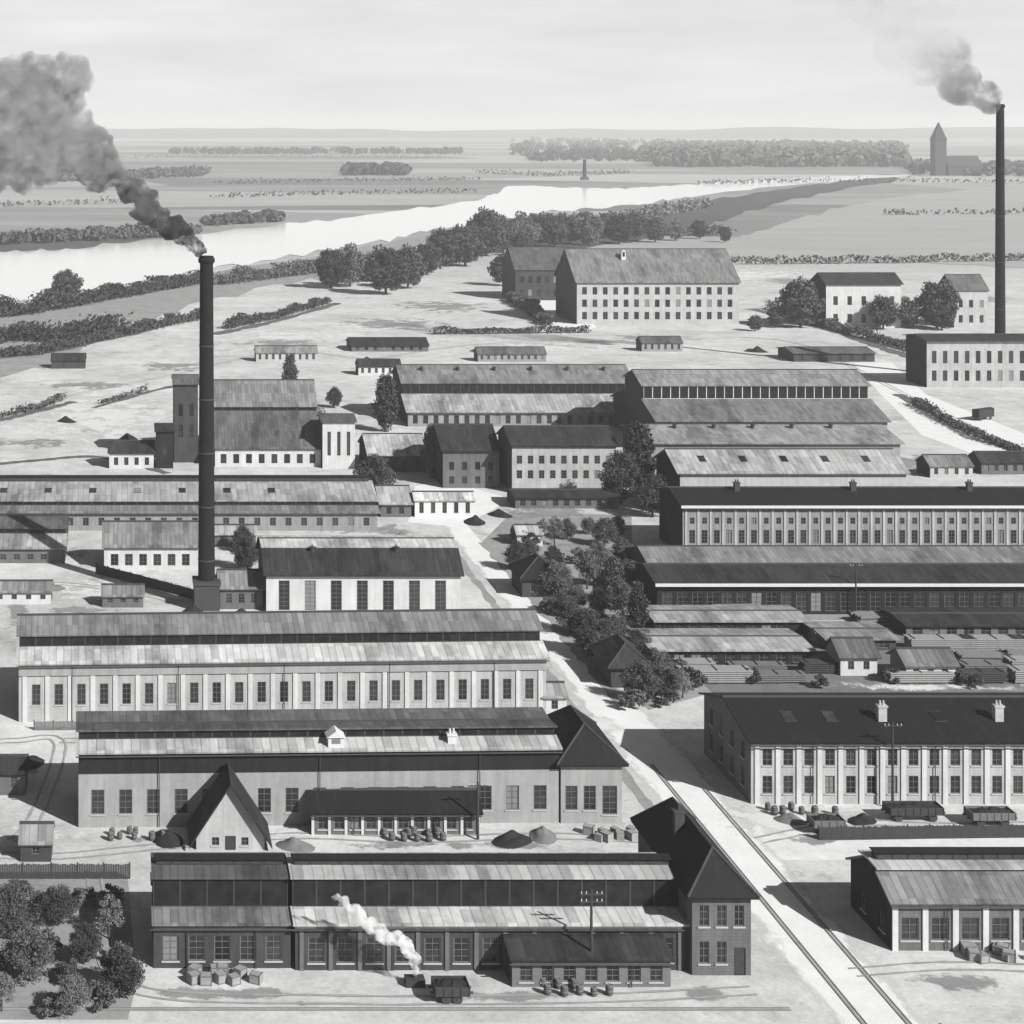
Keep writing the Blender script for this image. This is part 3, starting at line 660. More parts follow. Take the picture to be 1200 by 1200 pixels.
# ================================================================== right of the street
A = at(475, 500)
building('long_factory', 'long striped roofed factory with black left end in the middle distance', 478, 500, 752, 500, prof=[(482, 0), (462, 8), (449, 8), (428, 17)], roofs=('pale_roof', 'grey_roof'), wall='grey_brick', end='tarred_or_shaded_board',
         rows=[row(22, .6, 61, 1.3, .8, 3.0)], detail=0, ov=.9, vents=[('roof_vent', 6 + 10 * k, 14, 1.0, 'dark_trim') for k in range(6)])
building('windowed_mill', 'pale mill with two rows of small windows and dark roof above the street end', 600, 578, 722, 578, prof=[(522, 0), (500, 7)], roofs=('dark_roof',), wall='light_brick', end='dark_or_shaded_brick',
         rows=[row(9, .4, 22.2, 1.2, 6.4, 8.2), row(9, .4, 22.2, 1.2, 3.2, 5.0)], detail=1, ov=.6)
building('dark_annex', 'long low dark roofed annex along the foot of the pale windowed mill', 604, 596, 726, 596, prof=[(583, 0), (575, 4)], roofs=('dark_roof',), wall='mid_brick', end='dark_or_shaded_brick', rows=[row(9, .4, 21, 1.1, .6, 1.7)], detail=0)
Jx = 113.0
building('factory_hall', 'broad factory hall with pale front roof slope and black left end wall', 0, 0, 0, world=(Jx, xat(1062, 350), 350), prof=[(553, 0), (527, 7.5)], roofs=('pale_roof',), wall='pale_render', end='tarred_or_shaded_board',
         vents=[('skylight', 6 + 8.5 * k, 4, 0, 'dark_trim') for k in range(5)], rows=[row(14, .6, 46, 1.3, 1, 4)], detail=0, ov=.9, end_rows=[row(4, 1, 17, 1.3, 2, 5)])
building('factory_hall', 'middle grey roofed factory hall behind the hall with pale roof slope', 0, 0, 0, world=(118, xat(1055, 385), 385), prof=[(519, 0), (498, 11)], roofs=('worn_roof',), wall='grey_brick', end='dark_or_shaded_brick',
         vents=[('roof_vent', 8 + 9 * k, 8.5, 1.0, 'dark_trim') for k in range(5)], rows=[row(14, .6, 50, 1.3, 1, 4)], detail=0, ov=.9, end_rows=[row(4, 1, 20, 1.3, 2, 5)])
w_ = xat(1040, 418) - xat(770, 418)
building('factory_hall', 'rearmost factory hall with dark windows under its high ridge', 0, 0, 0, world=(xat(770, 418), xat(1040, 418), 418), prof=[(493, 0), (468, 11), (452, 11), (434, 19)], roofs=('grey_roof', 'worn_roof'), wall='grey_brick', end='dark_or_shaded_brick',
         rows=[row(14, .6, w_ - .6, 1.3, 1, 4)], detail=0, ov=.9, cler='pale_pier')
building('dark_store', 'flat dark store at the top right of the rear factory hall', 930, 424, 1025, 424, prof=[(414, 0), (407, 7)], roofs=('mid_roof',), wall='dark_or_shaded_brick', end='dark_or_shaded_brick', rows=[row(6, .5, 26, 1.2, .6, 2.4)], detail=0)
A = at(800, 652); LJ4 = at(1300, 652).x - A.x
building('long_workshop', 'long workshop with broad black roof and pale eaves on the right', 800, 652, 1300, 652, prof=[(592, 0), (572, 7)], vents=[('chimney', 12 + 22 * k, 5.5, 1.6, 'brick_stack') for k in range(3)], roofs=('slate_roof',), wall='grey_brick', end='tarred_or_shaded_board',
         rows=[row(34, .6, LJ4 - .6, 1.1, 2.4, 4.9), row(34, .6, LJ4 - .6, .9, 6, 7.2)], detail=1, ov=.8, fascia='white_paint', pier=dict(xs=[.6 + (LJ4 - 1.2) * k / 34 for k in range(35)], w=.4, mat='pale_render'))
building('low_workshop', 'low grey roofed workshop strip in front of the broad black roof', 762, 684, 1300, 684, prof=[(664, 0), (641, 6.5)], roofs=('grey_roof',), wall='tarred_or_shaded_board', end='dark_or_shaded_brick', rows=[row(40, .6, 75, 1.0, .6, 1.8)], detail=0, ov=.5)
A = at(770, 720); LJ5 = at(1300, 720).x - A.x
building('open_shed', 'long dark fronted shed with pale eaves board facing the timber yard', 770, 720, 1300, 720, prof=[(683, 0), (662, 6)], roofs=('dark_roof',), wall='tarred_or_shaded_board', end='tarred_or_shaded_board',
         rows=[row(30, .6, LJ5 - .6, 1.8, .5, 3.6)], detail=1, ov=.8, fascia='white_paint', cat='shed')
# big two storey factory
A = at(880, 942); L6r = at(1310, 942).x - A.x
building('brick_factory', 'two storey factory with heavy black roof and two rows of windows right of the street', 880, 942, 1310, 942, prof=[(868, 0), (818, 8.2)], roofs=('slate_roof',), wall='light_brick', end='mid_brick',
         rows=[row(17, .7, L6r - .7, 1.15, 1.2, 3.3), row(17, .7, L6r - .7, 1.15, 4.5, 6.5)], detail=2, ov=.7, end_rows=[row(4, 1, 15.4, 1.2, 1.2, 3.3), row(4, 1, 15.4, 1.2, 4.5, 6.5)],
         pier=dict(xs=[.7 + (L6r - 1.4) * k / 17 for k in range(18)], w=.55, mat='pale_pier'),
         vents=[('chimney', 17, 3.6, 1.8, 'stone'), ('chimney', 31, 3.6, 1.8, 'stone'), ('skylight', 6, 4.2, 0, 'dark_trim'), ('skylight', 11, 4.2, 0, 'dark_trim'), ('skylight', 24, 4.2, 0, 'dark_trim')])
A = at(1045, 1114); L7r = at(1300, 1114).x - A.x
building('corner_workshop', 'workshop at the bottom right corner with dark gable and four bright bays', 1045, 1114, 1300, 1114, prof=[(1056, 0), (1022, 3.0), (1017, 3.0), (1007, 4.7)], roofs=('grey_roof', 'tin_roof'), wall='mid_brick', end='tarred_or_shaded_board',
         rows=[row(7, .3, L7r - .3, 1.7, 1.0, 3.2)], detail=2, ov=.5, pier=dict(xs=[.3 + (L7r - .6) * k / 7 for k in range(8)], w=.55, mat='pale_pier'), end_rows=[row(2, 1, 9.4, 1.2, 1.0, 2.8)],
         ridge=(.5, .9))
building('lumber_shed', 'long low pale roofed lumber shed at the back left of the timber yard', 768, 744, 946, 744, prof=[(728, 0), (717, 4)], roofs=('pale_roof',), wall='tarred_or_shaded_board', end='dark_timber', rows=[row(9, .4, 21, 1.6, .3, 1.7)], detail=1, cat='shed')
building('lumber_shed', 'longest low pale roofed lumber shed directly behind the front left board stacks', 764, 779, 952, 779, prof=[(762, 0), (747, 5)], roofs=('pale_roof',), wall='tarred_or_shaded_board', end='dark_timber', rows=[row(9, .4, 23, 1.6, .3, 1.7)], detail=1, cat='shed')
building('lumber_shed', 'dark roofed lumber shed at the right edge of the timber yard', 1062, 746, 1290, 746, prof=[(733, 0), (720, 4.5)], roofs=('dark_roof',), wall='weathered_timber', end='dark_timber', rows=[row(11, .4, 30, 1.6, .3, 1.5)], detail=1, cat='shed')
building('lumber_shed', 'short grey roofed lumber shed in the middle of the timber yard behind the pale office', 968, 762, 1050, 762, prof=[(749, 0), (738, 4)], roofs=('worn_roof',), wall='dark_timber', end='dark_timber', rows=[row(4, .4, 10, 1.6, .3, 1.5)], detail=1, cat='shed')
# small sheds in the timber yard
building('yard_shed', 'small pale gabled office shed among the timber stacks', 985, 792, 1028, 792, prof=[(2.9, 0), (4.6, 2.6)], roofs=('mid_roof',), wall='white_render', end='grey_brick', rows=[row(2, .4, 4.9, .9, .9, 2.1)], detail=1, cat='shed')
building('yard_shed', 'white yard shed with grey roof at the right of the timber stacks', 1062, 800, 1120, 800, prof=[(2.6, 0), (4.0, 2.6)], roofs=('grey_roof',), wall='white_render', end='grey_brick', rows=[row(3, .4, 6.6, .9, .8, 2.0)], detail=1, cat='shed')
hip_house('dark_cottage', 'small dark cottage with hipped roof among the street trees', 612, 700, 660, 8, 3.2, 3.0, 'slate_roof', 'dark_or_shaded_brick', rows=[row(2, .4, 6.2, .9, .9, 2.2)], detail=1)
hip_house('dark_cottage', 'low dark house with hipped roof beside the street opposite the pale workshop', 716, 806, 762, 9, 3.0, 2.6, 'dark_roof', 'dark_or_shaded_brick', rows=[row(2, .4, 5.4, .9, .9, 2.2)], detail=1)
for x0, x1, y, wh, rf, wl, lab in ((-20, 30, 932, 2.6, 'dark_roof', 'mid_brick', 'small dark roofed shed at the left edge beside the second workshop shadow'), (24, 60, 1010, 2.0, 'worn_roof', 'dark_timber', 'tiny worn roofed hut just above the garden fence'),
        (-10, 60, 708, 2.0, 'worn_roof', 'white_render', 'tiny pale hut on the bright ground at the left edge'), (120, 168, 712, 1.9, 'grey_roof', 'mid_brick', 'tiny grey hut on the bright ground below the diagonal fence'), (236, 300, 640, 2.2, 'pale_roof', 'mid_brick', 'pale roofed shed behind the boiler house'),
        (486, 556, 606, 3.4, 'tin_roof', 'white_paint', 'bright white block with tin roof at the head of the pale street'), (606, 636, 640, 2.2, 'pale_roof', 'white_render', 'tiny white garden house at the top of the street thicket'), (752, 800, 412, 3.0, 'mid_roof', 'grey_brick', 'small grey store above the rear factory hall'),
        (560, 640, 424, 2.6, 'mid_roof', 'grey_brick', 'narrow grey store along the top of the long factory'), (300, 372, 424, 3.0, 'worn_roof', 'pale_render', 'pale store on the open ground above the pale fronted store'), (1090, 1140, 560, 2.6, 'grey_roof', 'pale_render', 'small pale shed right of the pale roofed factory hall'),
        (1150, 1240, 556, 2.6, 'dark_roof', 'mid_brick', 'small dark roofed shed below the curving pale road'), (420, 470, 440, 2.8, 'dark_roof', 'white_render', 'small white shed with dark roof left of the long factory'), (60, 100, 432, 2.6, 'dark_roof', 'dark_timber', 'small dark barn at the edge of the bright left field'),
        (636, 664, 838, 2.4, 'worn_roof', 'white_render', 'small white gatehouse at the street end of the pale windowed workshop')):
    d_ = 2.2 + 1.2 * (y < 600)
    building('small_shed', lab, x0, y, x1, y, prof=[(float(wh), 0), (wh + .55 * d_, d_)], roofs=(rf,), wall=wl, end='dark_or_shaded_brick', rows=[row(max(1, int((x1 - x0) * depth_of(y) / F / 2.2)), .2, (x1 - x0) * depth_of(y) / F - .2, .9, .8, wh - .4)], detail=1, cat='shed', ov=.35)
# far right group
building('great_mill', 'great multi storey mill with dark roof beneath the far meadows', 676, 380, 866, 380, prof=[(330, 0), (292, 17)], roofs=('grey_roof',), wall='pale_render', end='dark_or_shaded_brick',
         rows=[row(15, 1, 64, 1.9, 2, 5.0), row(15, 1, 64, 1.9, 7, 10), row(15, 1, 64, 1.9, 12, 15)], detail=0, ov=1, vents=[('dormer', 22, 12, 3, 'white_paint')])
building('mill_wing', 'dark roofed wing adjoining the great mill on its left', 604, 352, 690, 352, prof=[(316, 0), (290, 14)], roofs=('mid_roof',), wall='dark_or_shaded_brick', end='dark_or_shaded_brick', rows=[row(8, 1, 32, 1.8, 2, 5), row(8, 1, 32, 1.8, 8, 11)], detail=0)
HG = 'pale villas at the right'
building('pale_villa', 'pale villa with dark left gable and black roof edge left of the far chimney', 968, 384, 1056, 384, prof=[(332, 0), (320, 7)], roofs=('dark_roof',), wall='white_render', end='tarred_or_shaded_board',
         rows=[row(5, 1, 29, 1.8, 2, 5.5), row(5, 1, 29, 1.8, 9, 12.5)], detail=0, ov=1.0)
building('pale_villa', 'smaller pale villa with dark end nearest the far chimney', 1118, 384, 1158, 384, prof=[(340, 0), (322, 7)], roofs=('mid_roof',), wall='pale_render', end='tarred_or_shaded_board', rows=[row(3, .6, 13, 1.6, 2, 5), row(3, .6, 13, 1.6, 8, 11)], detail=0)
building('flat_mill', 'flat roofed mill with tall windows at the foot of the far chimney', 1086, 454, 1250, 454, prof=[(399, 0), (392, 7)], roofs=('dark_roof',), wall='light_brick', end='tarred_or_shaded_board', ov=1.0,
         rows=[row(12, .6, 41, 1.4, 2, 5.2), row(12, .6, 41, 1.4, 7.4, 11.2)], detail=0)
# church on the skyline
c = at(1128, 206); church = thing('distant_church', 'dark distant church with square tower on the far right skyline', 'church', c)
g = MB(); g.box(-22, 0, 0, 30, 26, 15); g.prism_x([(-1, 15.02), (13, 32), (27, 15.02)], -23, 31); g.build('nave', 'dark_or_shaded_brick', church)
g = MB(); g.box(-42, 4, 0, -24, 22, 58); g.build('tower', 'dark_or_shaded_brick', church)
g = MB(); q = 60; g.prism_x([(3, 58.02), (13, 86), (23, 58.02)], -34, -32); g.v.clear(); g.f.clear(); g.m.clear()
for a_, b_ in (((-43, 3), (-23, 3)), ((-23, 3), (-23, 23)), ((-23, 23), (-43, 23)), ((-43, 23), (-43, 3))): g.face(((*a_, 58.02), (*b_, 58.02), (-33, 13, 88)))
g.build('spire', 'dark_roof', church)

# ================================================================== chimneys
def chimney(label, x, y, ytop, r0, r1, base):
    P = at(x, y); h = zat(ytop, P.y)
    t = thing('factory_chimney', label, 'chimney', P)
    g = MB(); g.box(-base, -base, 0, base, base, 4.2); g.box(-base - .2, -base - .2, 4.2, base + .2, base + .2, 4.7); g.build('plinth', 'brick_stack', t)
    g = MB(); g.lathe([(r0 + (r1 - r0) * k / 20, 4.6 + (h - 5.8) * k / 20) for k in range(21)], 28); g.build('shaft', 'stack_soot', t)
    g = MB(); z = h - 1.25
    g.lathe([(r1 + .02, z), (r1 + .28, z + .25), (r1 + .28, z + .8), (r1 + .1, z + 1.0), (r1 + .1, z + 1.25), (r1 - .3, z + 1.25), (r1 - .3, z + .4)], 28); g.build('crown_rim', 'stack_soot', t)
    for k in range(5):
        zz = 8 + (h - 14) * k / 5; rr = r0 + (r1 - r0) * (zz - 4.6) / (h - 5.8)
        g = MB(); g.lathe([(rr + .0, zz - .12), (rr + .07, zz - .1), (rr + .07, zz + .1), (rr - .02, zz + .12)], 28); g.build('iron_band', 'iron', t)
    return t, h
c1, h1 = chimney('tall black factory chimney pouring smoke to the left', 242, 712, 300, 1.4, 1.1, 2.1)
c2, h2 = chimney('slender far chimney at the right with pale drifting smoke', 1172, 446, 122, 1.6, 1.15, 2.4)

chimney('tiny distant chimney on the far plain beyond the bright river', 685, 211, 187, 3.0, 2.2, 5)
# ================================================================== trees
def crown(seed, h, r, n_cl, per, leaf, base=.28, mat='leaf', crf=1.0):
    rnd = random.Random(seed); mb = MB(); cls = []
    for k in range(n_cl):
        while True:
            p = Vector((rnd.uniform(-1, 1), rnd.uniform(-1, 1), rnd.uniform(-1, 1)))
            if .25 < p.length < 1: break
        zc = base * h + (1 - base) * h * (.5 + p.z * .46)
        taper = 1 - .35 * max(0, p.z)
        cls.append((Vector((p.x * r * .86 * taper, p.y * r * .86 * taper, zc)), r * crf * rnd.uniform(.16, .4)))
    for c_, cr in cls:
        for _ in range(per):
            d = Vector((rnd.gauss(0, 1), rnd.gauss(0, 1), rnd.gauss(0, 1))).normalized() * cr * (rnd.random() ** .45); d.z *= .8
            p = c_ + d; s = leaf * rnd.uniform(.6, 1.3)
            u = Vector((rnd.gauss(0, 1), rnd.gauss(0, 1), rnd.gauss(0, .6))).normalized(); w = u.orthogonal().normalized()
            w = (Matrix.Rotation(rnd.uniform(0, 6.28), 3, u) @ w)
            v = u.cross(w)
            mb.face((p - w * s, p - v * s * .5, p + w * s, p + v * s * .5))
    return mb.mesh('crown', mat), cls
def trunk_mesh(seed, h, r, cls):
    rnd = random.Random(seed); mb = MB(); tr = max(.09, h * .028)
    p = Vector((0, 0, -.15)); pts = [p]
    for k in range(1, 5): pts.append(Vector((rnd.uniform(-.05, .05) * h * k / 4, rnd.uniform(-.05, .05) * h * k / 4, h * .72 * k / 4)))
    for k in range(4): mb.tube(pts[k], pts[k + 1], tr * (1 - k * .2), tr * (1 - (k + 1) * .2), 8)
    for c_, cr in cls[:9]:
        k = rnd.choice((1, 2, 3)); mb.tube(pts[k], c_, tr * .42, tr * .12, 5)
    return mb.mesh('trunk', 'bark')
TREES = {}
def tree_proto(key, seed, h, r, n_cl, per, leaf, base, mat, crf=1.0):
    me, cls = crown(seed, h, r, n_cl, per, leaf, base, mat, crf); TREES[key] = (me, trunk_mesh(seed, h, r, cls), h)
tree_proto('broad', 1, 8, 3.9, 80, 120, .19, .1, 'leaf')
tree_proto('round', 2, 7, 3.3, 70, 120, .18, .08, 'leaf_dark')
tree_proto('loose', 3, 9, 3.4, 44, 90, .2, .18, 'leaf_pale')
tree_proto('poplar', 4, 12, 2.1, 90, 80, .3, .02, 'leaf_dark', 1.7)
tree_proto('bush', 5, 3, 2.0, 16, 110, .22, .02, 'leaf')
tree_proto('far', 6, 14, 5.8, 60, 90, .5, .06, 'leaf_dark')
tree_proto('farpale', 7, 14, 6.2, 50, 80, .5, .06, 'leaf')
def tree(name, kind, x, y, hpx, label, group=None, rz=None, lean=0):
    P = at(x, y); me, tr, h = TREES[kind]
    if name.startswith('street'): P.x = max(P.x, 69.2 + .9 * random.random())          # keep off the roadway
    t = thing(name, label, 'tree' if 'bush' not in name else 'bush', P, random.uniform(0, 6.28) if rz is None else rz, group)
    s = hpx * P.y / F / h; t.scale = (s * random.uniform(.9, 1.15), s * random.uniform(.9, 1.15), s)
    if lean: t.rotation_euler = (0, lean, 0)
    put('trunk', tr, t); put('crown', me, t)
    return t
# bottom left garden
BL = 'garden trees in the bottom left corner'
for kind, x, y, hp, lab in (
    ('round', 12, 1100, 78, 'round dark garden tree at the left picture edge below the fence'),
    ('broad', 68, 1085, 62, 'broad garden tree just below the fence near the bottom left'),
    ('broad', 36, 1150, 84, 'largest broad tree of the bottom left garden'),
    ('round', 98, 1130, 60, 'middle round dark tree of the bottom left garden'),
    ('loose', 128, 1100, 66, 'pale loose leaved tree beside the shaded end of the nearest workshop'),
    ('round', 142, 1168, 72, 'round dark tree at the corner of the nearest workshop'),
    ('broad', 84, 1190, 60, 'low broad tree at the bottom of the left garden'),
    ('loose', 2, 1185, 58, 'pale loose tree in the very bottom left corner')):
    tree('garden_tree', kind, x, y, hp * .78, lab, BL)
for x, y, hp, lab in ((48, 1066, 22, 'leafy bush before the middle of the garden fence'), (80, 1150, 26, 'leafy bush in the heart of the bottom left garden'), (8, 1135, 26, 'leafy bush at the left picture edge of the garden'), (140, 1128, 24, 'leafy bush at the shaded side of the older workshop'), (60, 1190, 24, 'leafy bush at the very bottom of the left garden'), (130, 1060, 24, 'leafy bush near the end of the garden fence'), (22, 1055, 26, 'leafy bush below the fence at the left edge'), (100, 1062, 24, 'leafy bush below the fence near the workshop end'), (52, 1118, 28, 'leafy bush between the two broad garden trees'),
                      (118, 1180, 30, 'leafy bush between the corner tree and low broad tree')):
    tree('garden_bush', 'bush', x, y, hp, lab, 'garden bushes in the bottom left corner')
# along the street
SG = 'trees along the right side of the street'
for kind, x, y, hp, lab in (
    ('round', 598, 668, 34, 'small dark round tree at the top of the street'), ('broad', 652, 700, 44, 'broad tree right of the dark hipped cottage'),
    ('loose', 688, 690, 48, 'pale loose tree in the street gardens before the grey shed'), ('round', 668, 742, 40, 'dark round tree leaning over the upper street kerb'),
    ('round', 678, 768, 48, 'darkest round street tree opposite the pale workshop'), ('broad', 712, 768, 44, 'broad street tree above the low dark hipped house'),
    ('loose', 730, 730, 52, 'pale loose tree at the corner of the timber yard'), ('poplar', 748, 742, 62, 'narrow poplar at the edge of the timber yard'),
    ('round', 752, 822, 46, 'dark round tree beside the low hipped house'), ('broad', 772, 800, 40, 'broad tree at the front of the timber yard'),
    ('loose', 650, 640, 36, 'small pale tree in the gardens near the street top'), ('broad', 708, 640, 34, 'small broad tree below the dark annex'),
    ('loose', 800, 818, 34, 'small pale tree by the black roofed factory gable'), ('poplar', 720, 706, 56, 'narrow poplar in the middle of the street gardens')):
    tree('street_tree', kind, x, y, hp, lab, SG)
for x, y, hp, lab in ((620, 640, 18, 'low bush at the head of the street gardens'), (676, 660, 18, 'low bush between the small trees of the gardens'), (700, 735, 20, 'low bush among the broad street trees'),
                      (790, 790, 20, 'low bush beside the front timber stack'), (640, 716, 18, 'low bush behind the dark hipped cottage')):
    tree('street_bush', 'bush', x, y, hp, lab, 'bushes in the street gardens')
for x, y, hp, lab in ((760, 760, 22, 'low bush at the left edge of the timber yard stacks'), (880, 800, 18, 'low bush before the front timber stacks'), (960, 806, 16, 'low bush left of the pale gabled office shed foot'),
                      (1045, 800, 20, 'low bush between the two yard sheds'), (1140, 806, 18, 'low bush right of the white yard shed')):
    tree('yard_bush', 'bush', x, y, hp, lab, 'bushes in the timber yard')
rt = random.Random(77); n_ = 0
SIDE = {0: 'upper', 1: 'middle', 2: 'lower'}
near = ['hipped cottage', 'street kerb', 'timber yard', 'narrow poplar', 'low dark house', 'pale loose tree']
size_ = ['small', 'middling', 'larger', 'stunted', 'spreading', 'ragged']
for k, (x, y, hp, kind) in enumerate(((612, 632, 20, 'bush'), (636, 628, 22, 'loose'), (664, 632, 24, 'round'), (690, 626, 20, 'broad'), (724, 628, 24, 'round'), (620, 655, 24, 'broad'), (648, 668, 28, 'round'), (700, 662, 26, 'broad'),
        (728, 660, 30, 'round'), (664, 690, 26, 'loose'), (700, 686, 28, 'round'), (738, 690, 34, 'broad'), (676, 716, 30, 'broad'), (702, 722, 32, 'round'), (736, 716, 30, 'loose'), (690, 748, 34, 'round'), (658, 722, 26, 'round'),
        (724, 750, 30, 'broad'), (745, 772, 34, 'round'), (700, 776, 36, 'broad'), (764, 790, 30, 'round'), (740, 800, 30, 'loose'), (776, 826, 28, 'bush'), (790, 812, 30, 'broad'), (812, 806, 24, 'bush'), (730, 830, 24, 'bush'))):
    lab = f"{size_[k % 6]} {'bush' if kind == 'bush' else kind + ' tree'} in the {['upper', 'middle', 'lower'][0 if y < 670 else 1 if y < 745 else 2]} street thicket {['nearest the', 'just behind the', 'left of the', 'right of the', 'in front of the'][(k * 3 + k // 5) % 5]} {near[(k + k // 6) % 6]}"
    tree('street_bush' if kind == 'bush' else 'street_tree', kind, x, y, hp, lab, 'trees and bushes massed beside the street')
# middle trees
for kind, x, y, hp, lab in (('poplar', 340, 462, 48, 'dark poplar on the ridge of the pale fronted store'), ('round', 362, 500, 40, 'dark round tree behind the tall white block'),
                            ('round', 392, 478, 24, 'small dark tree right behind the tall white block'), ('poplar', 452, 506, 70, 'tallest dark poplar at the black end of the long factory'),
                            ('round', 440, 580, 46, 'dark round tree in front of the small white roofed shed'), ('poplar', 508, 560, 66, 'dark poplar between the white roofed shed and grey mill'),
                            ('poplar', 750, 580, 88, 'tall dark poplar at the corner of the factory halls'), ('round', 728, 590, 60, 'dark round tree between windowed mill and factory halls'),
                            ('round', 765, 606, 50, 'dark round tree below the black end of the factory halls'), ('round', 290, 668, 40, 'dark tree left of the white walled workshop roof'),
                            ('round', 284, 646, 30, 'dark tree behind the boiler house')):
    tree('yard_tree', kind, x, y, hp, lab, 'dark trees between the factory ranges')
for k, (x, y, hp, kind, lab) in enumerate(((404, 320, 30, 'farpale', 'pale bank tree behind the leftmost clump'), (430, 330, 36, 'far', 'bank tree filling the gap between the two clumps'), (500, 322, 40, 'far', 'bank tree linking clump and river bend'),
        (512, 300, 30, 'farpale', 'smaller pale bank tree by the water left of the bend'), (556, 290, 34, 'far', 'bank tree close to the water at the bend'), (590, 296, 44, 'farpale', 'pale bank tree left above the mill wing'), (630, 286, 40, 'far', 'dark bank tree above the middle of the mill wing'),
        (668, 286, 36, 'far', 'dark bank tree right above the mill wing'), (706, 280, 30, 'farpale', 'pale bank tree over the great mill left half'), (745, 280, 34, 'far', 'dark bank tree over the great mill ridge middle'), (768, 284, 32, 'far', 'dark bank tree over the right of the great mill ridge'),
        (792, 282, 26, 'farpale', 'pale bank tree right of the great mill ridge'), (820, 280, 24, 'far', 'dark bank tree beyond the right end of the great mill'), (850, 284, 20, 'far', 'last small bank tree right of the great mill'), (612, 300, 30, 'far', 'dark tree squeezed behind the mill wing gable'))):
    tree('bank_tree', kind, x, y, hp, lab, 'trees on the river bank')
hedge_later = [('ragged thicket along the bank from the left clump to the river bend', [(384, 324), (450, 330), (520, 310), (580, 292)], 7, 9, .8, 30), ('ragged thicket along the bank above the mill wing', [(580, 290), (660, 282), (740, 276), (850, 276)], 8, 9, .9, 24)]
# riverside trees
RG = 'trees on the river bank'
spots = [(85, 352, 40, 'far', 'leaning lone tree standing up against the bright river', -.35),
         (388, 338, 50, 'far', 'leftmost big tree of the bank clump right of the chimney', 0), (410, 336, 50, 'farpale', 'second big tree of the bank clump right of the chimney', 0),
         (452, 345, 60, 'far', 'tallest dark tree in the bank clump right of the chimney', 0), (478, 338, 54, 'far', 'big dark tree at the right of the bank clump', 0),
         (524, 312, 48, 'far', 'bank tree left of the tall river poplars', 0), (545, 312, 52, 'far', 'dark bank tree below the bend of the river', 0), (570, 300, 60, 'far', 'tall bank tree where the river brightens', 0),
         (590, 335, 40, 'far', 'dark tree at the left gable of the mill wing', 0), (612, 292, 44, 'farpale', 'bank tree above the mill wing', 0), (650, 290, 42, 'far', 'bank tree above the join of mill and wing', 0),
         (690, 288, 40, 'farpale', 'bank tree over the left of the great mill roof', 0), (725, 286, 38, 'far', 'bank tree over the middle of the great mill roof', 0),
         (640, 345, 30, 'far', 'dark tree before the mill wing', 0), (885, 388, 20, 'far', 'small tree at the right foot of the great mill', 0),
         (938, 384, 62, 'far', 'big dark tree at the dark gable of the pale villa', 0), (1035, 386, 42, 'far', 'dark tree in front of the pale villa', 0), (1064, 384, 36, 'farpale', 'grey tree between the two pale villas', 0),
         (1098, 385, 60, 'far', 'big dark tree left of the smaller pale villa', 0), (1104, 387, 40, 'far', 'lower dark tree before the smaller pale villa', 0), (910, 384, 26, 'far', 'dark shrubby tree left of the pale villa', 0)]
for x, y, hp, kind, lab, ln in spots: tree('bank_tree', kind, x, y, hp, lab, RG, lean=ln)
# hedgerows along the fields: each a thing of its own
def hedge(label, px, height, width, leaf=.5, per_m=4.0, mat='leaf_dark', name='hedgerow'):
    mb = MB(); rnd = random.Random(len(label) * 7 + int(px[0][0])); P = [at(*p) for p in px]
    t = thing(name, label, 'hedge', P[0])
    for a, b in zip(P[:-1], P[1:]):
        L = (b - a).length; n = int(L * per_m)
        for k in range(n):
            s = rnd.random(); c_ = a.lerp(b, s) - P[0]
            hh = height * (.55 + .75 * max(0, noise.noise((c_.x * .09, c_.y * .09, height)) + .35))
            p = c_ + Vector((rnd.gauss(0, width * .4), rnd.gauss(0, width * .4), hh * rnd.random() ** .7)); q = leaf * rnd.uniform(.6, 1.4)
            u = Vector((rnd.gauss(0, 1), rnd.gauss(0, 1), rnd.gauss(0, .7))).normalized(); w = u.orthogonal().normalized(); v = u.cross(w)
            mb.face((p - w * q, p - v * q * .6, p + w * q, p + v * q * .6))
    mb.build('foliage', mat, t)
    st_ = MB()
    for a, b in zip(P[:-1], P[1:]):
        n = min(14, max(2, int((b - a).length / 6)))
        for k in range(n):
            p = a.lerp(b, (k + .5) / n) - P[0]; st_.tube((p.x, p.y, -.1), (p.x + rnd.uniform(-.3, .3), p.y, height * .7), .14, .05, 5)
    st_.build('stem', 'bark', t)
    return t
hedge('long dark hedge along the near river bank left of the chimney', [(-60, 381), (60, 364), (140, 349), (240, 331)], 7, 5, .75, 45)
hedge('dark hedge on the near river bank just right of the chimney', [(256, 334), (320, 326), (386, 318)], 8, 6, .75, 45, 'leaf')
hedge('dark hedge crossing the left field toward the chimney', [(-60, 422), (40, 416), (120, 398), (240, 372)], 4, 4, .6, 40)
hedge('broad dark thicket at the left edge between the two bank hedges', [(-60, 404), (20, 398), (80, 400), (130, 388)], 6, 10, .7, 60)
hedge('straight dark hedge in the field right of the chimney', [(266, 386), (320, 374), (384, 355)], 4, 2.5, .55, 36)
hedge('short dark hedge at the left edge of the bright field', [(-60, 500), (40, 482), (76, 468)], 2.2, 1.6, .5, 12)
hedge('short grey hedge in the middle of the bright field', [(118, 474), (172, 458)], 2.0, 1.4, .5, 8, 'leaf')
hedge('thin straight hedge across the pale ground before the great mill', [(508, 392), (600, 391), (690, 390)], 3.2, 1.6, .5, 30)
hedge('dark hedge beside the dark diagonal drive left of the villas', [(902, 362), (940, 374), (975, 386), (1020, 398), (1085, 416)], 4.5, 3, .5, 36)
hedge('dark curving hedge along the pale road at the right edge', [(1072, 474), (1110, 496), (1150, 516), (1260, 548)], 2.4, 1.8, .36, 40)
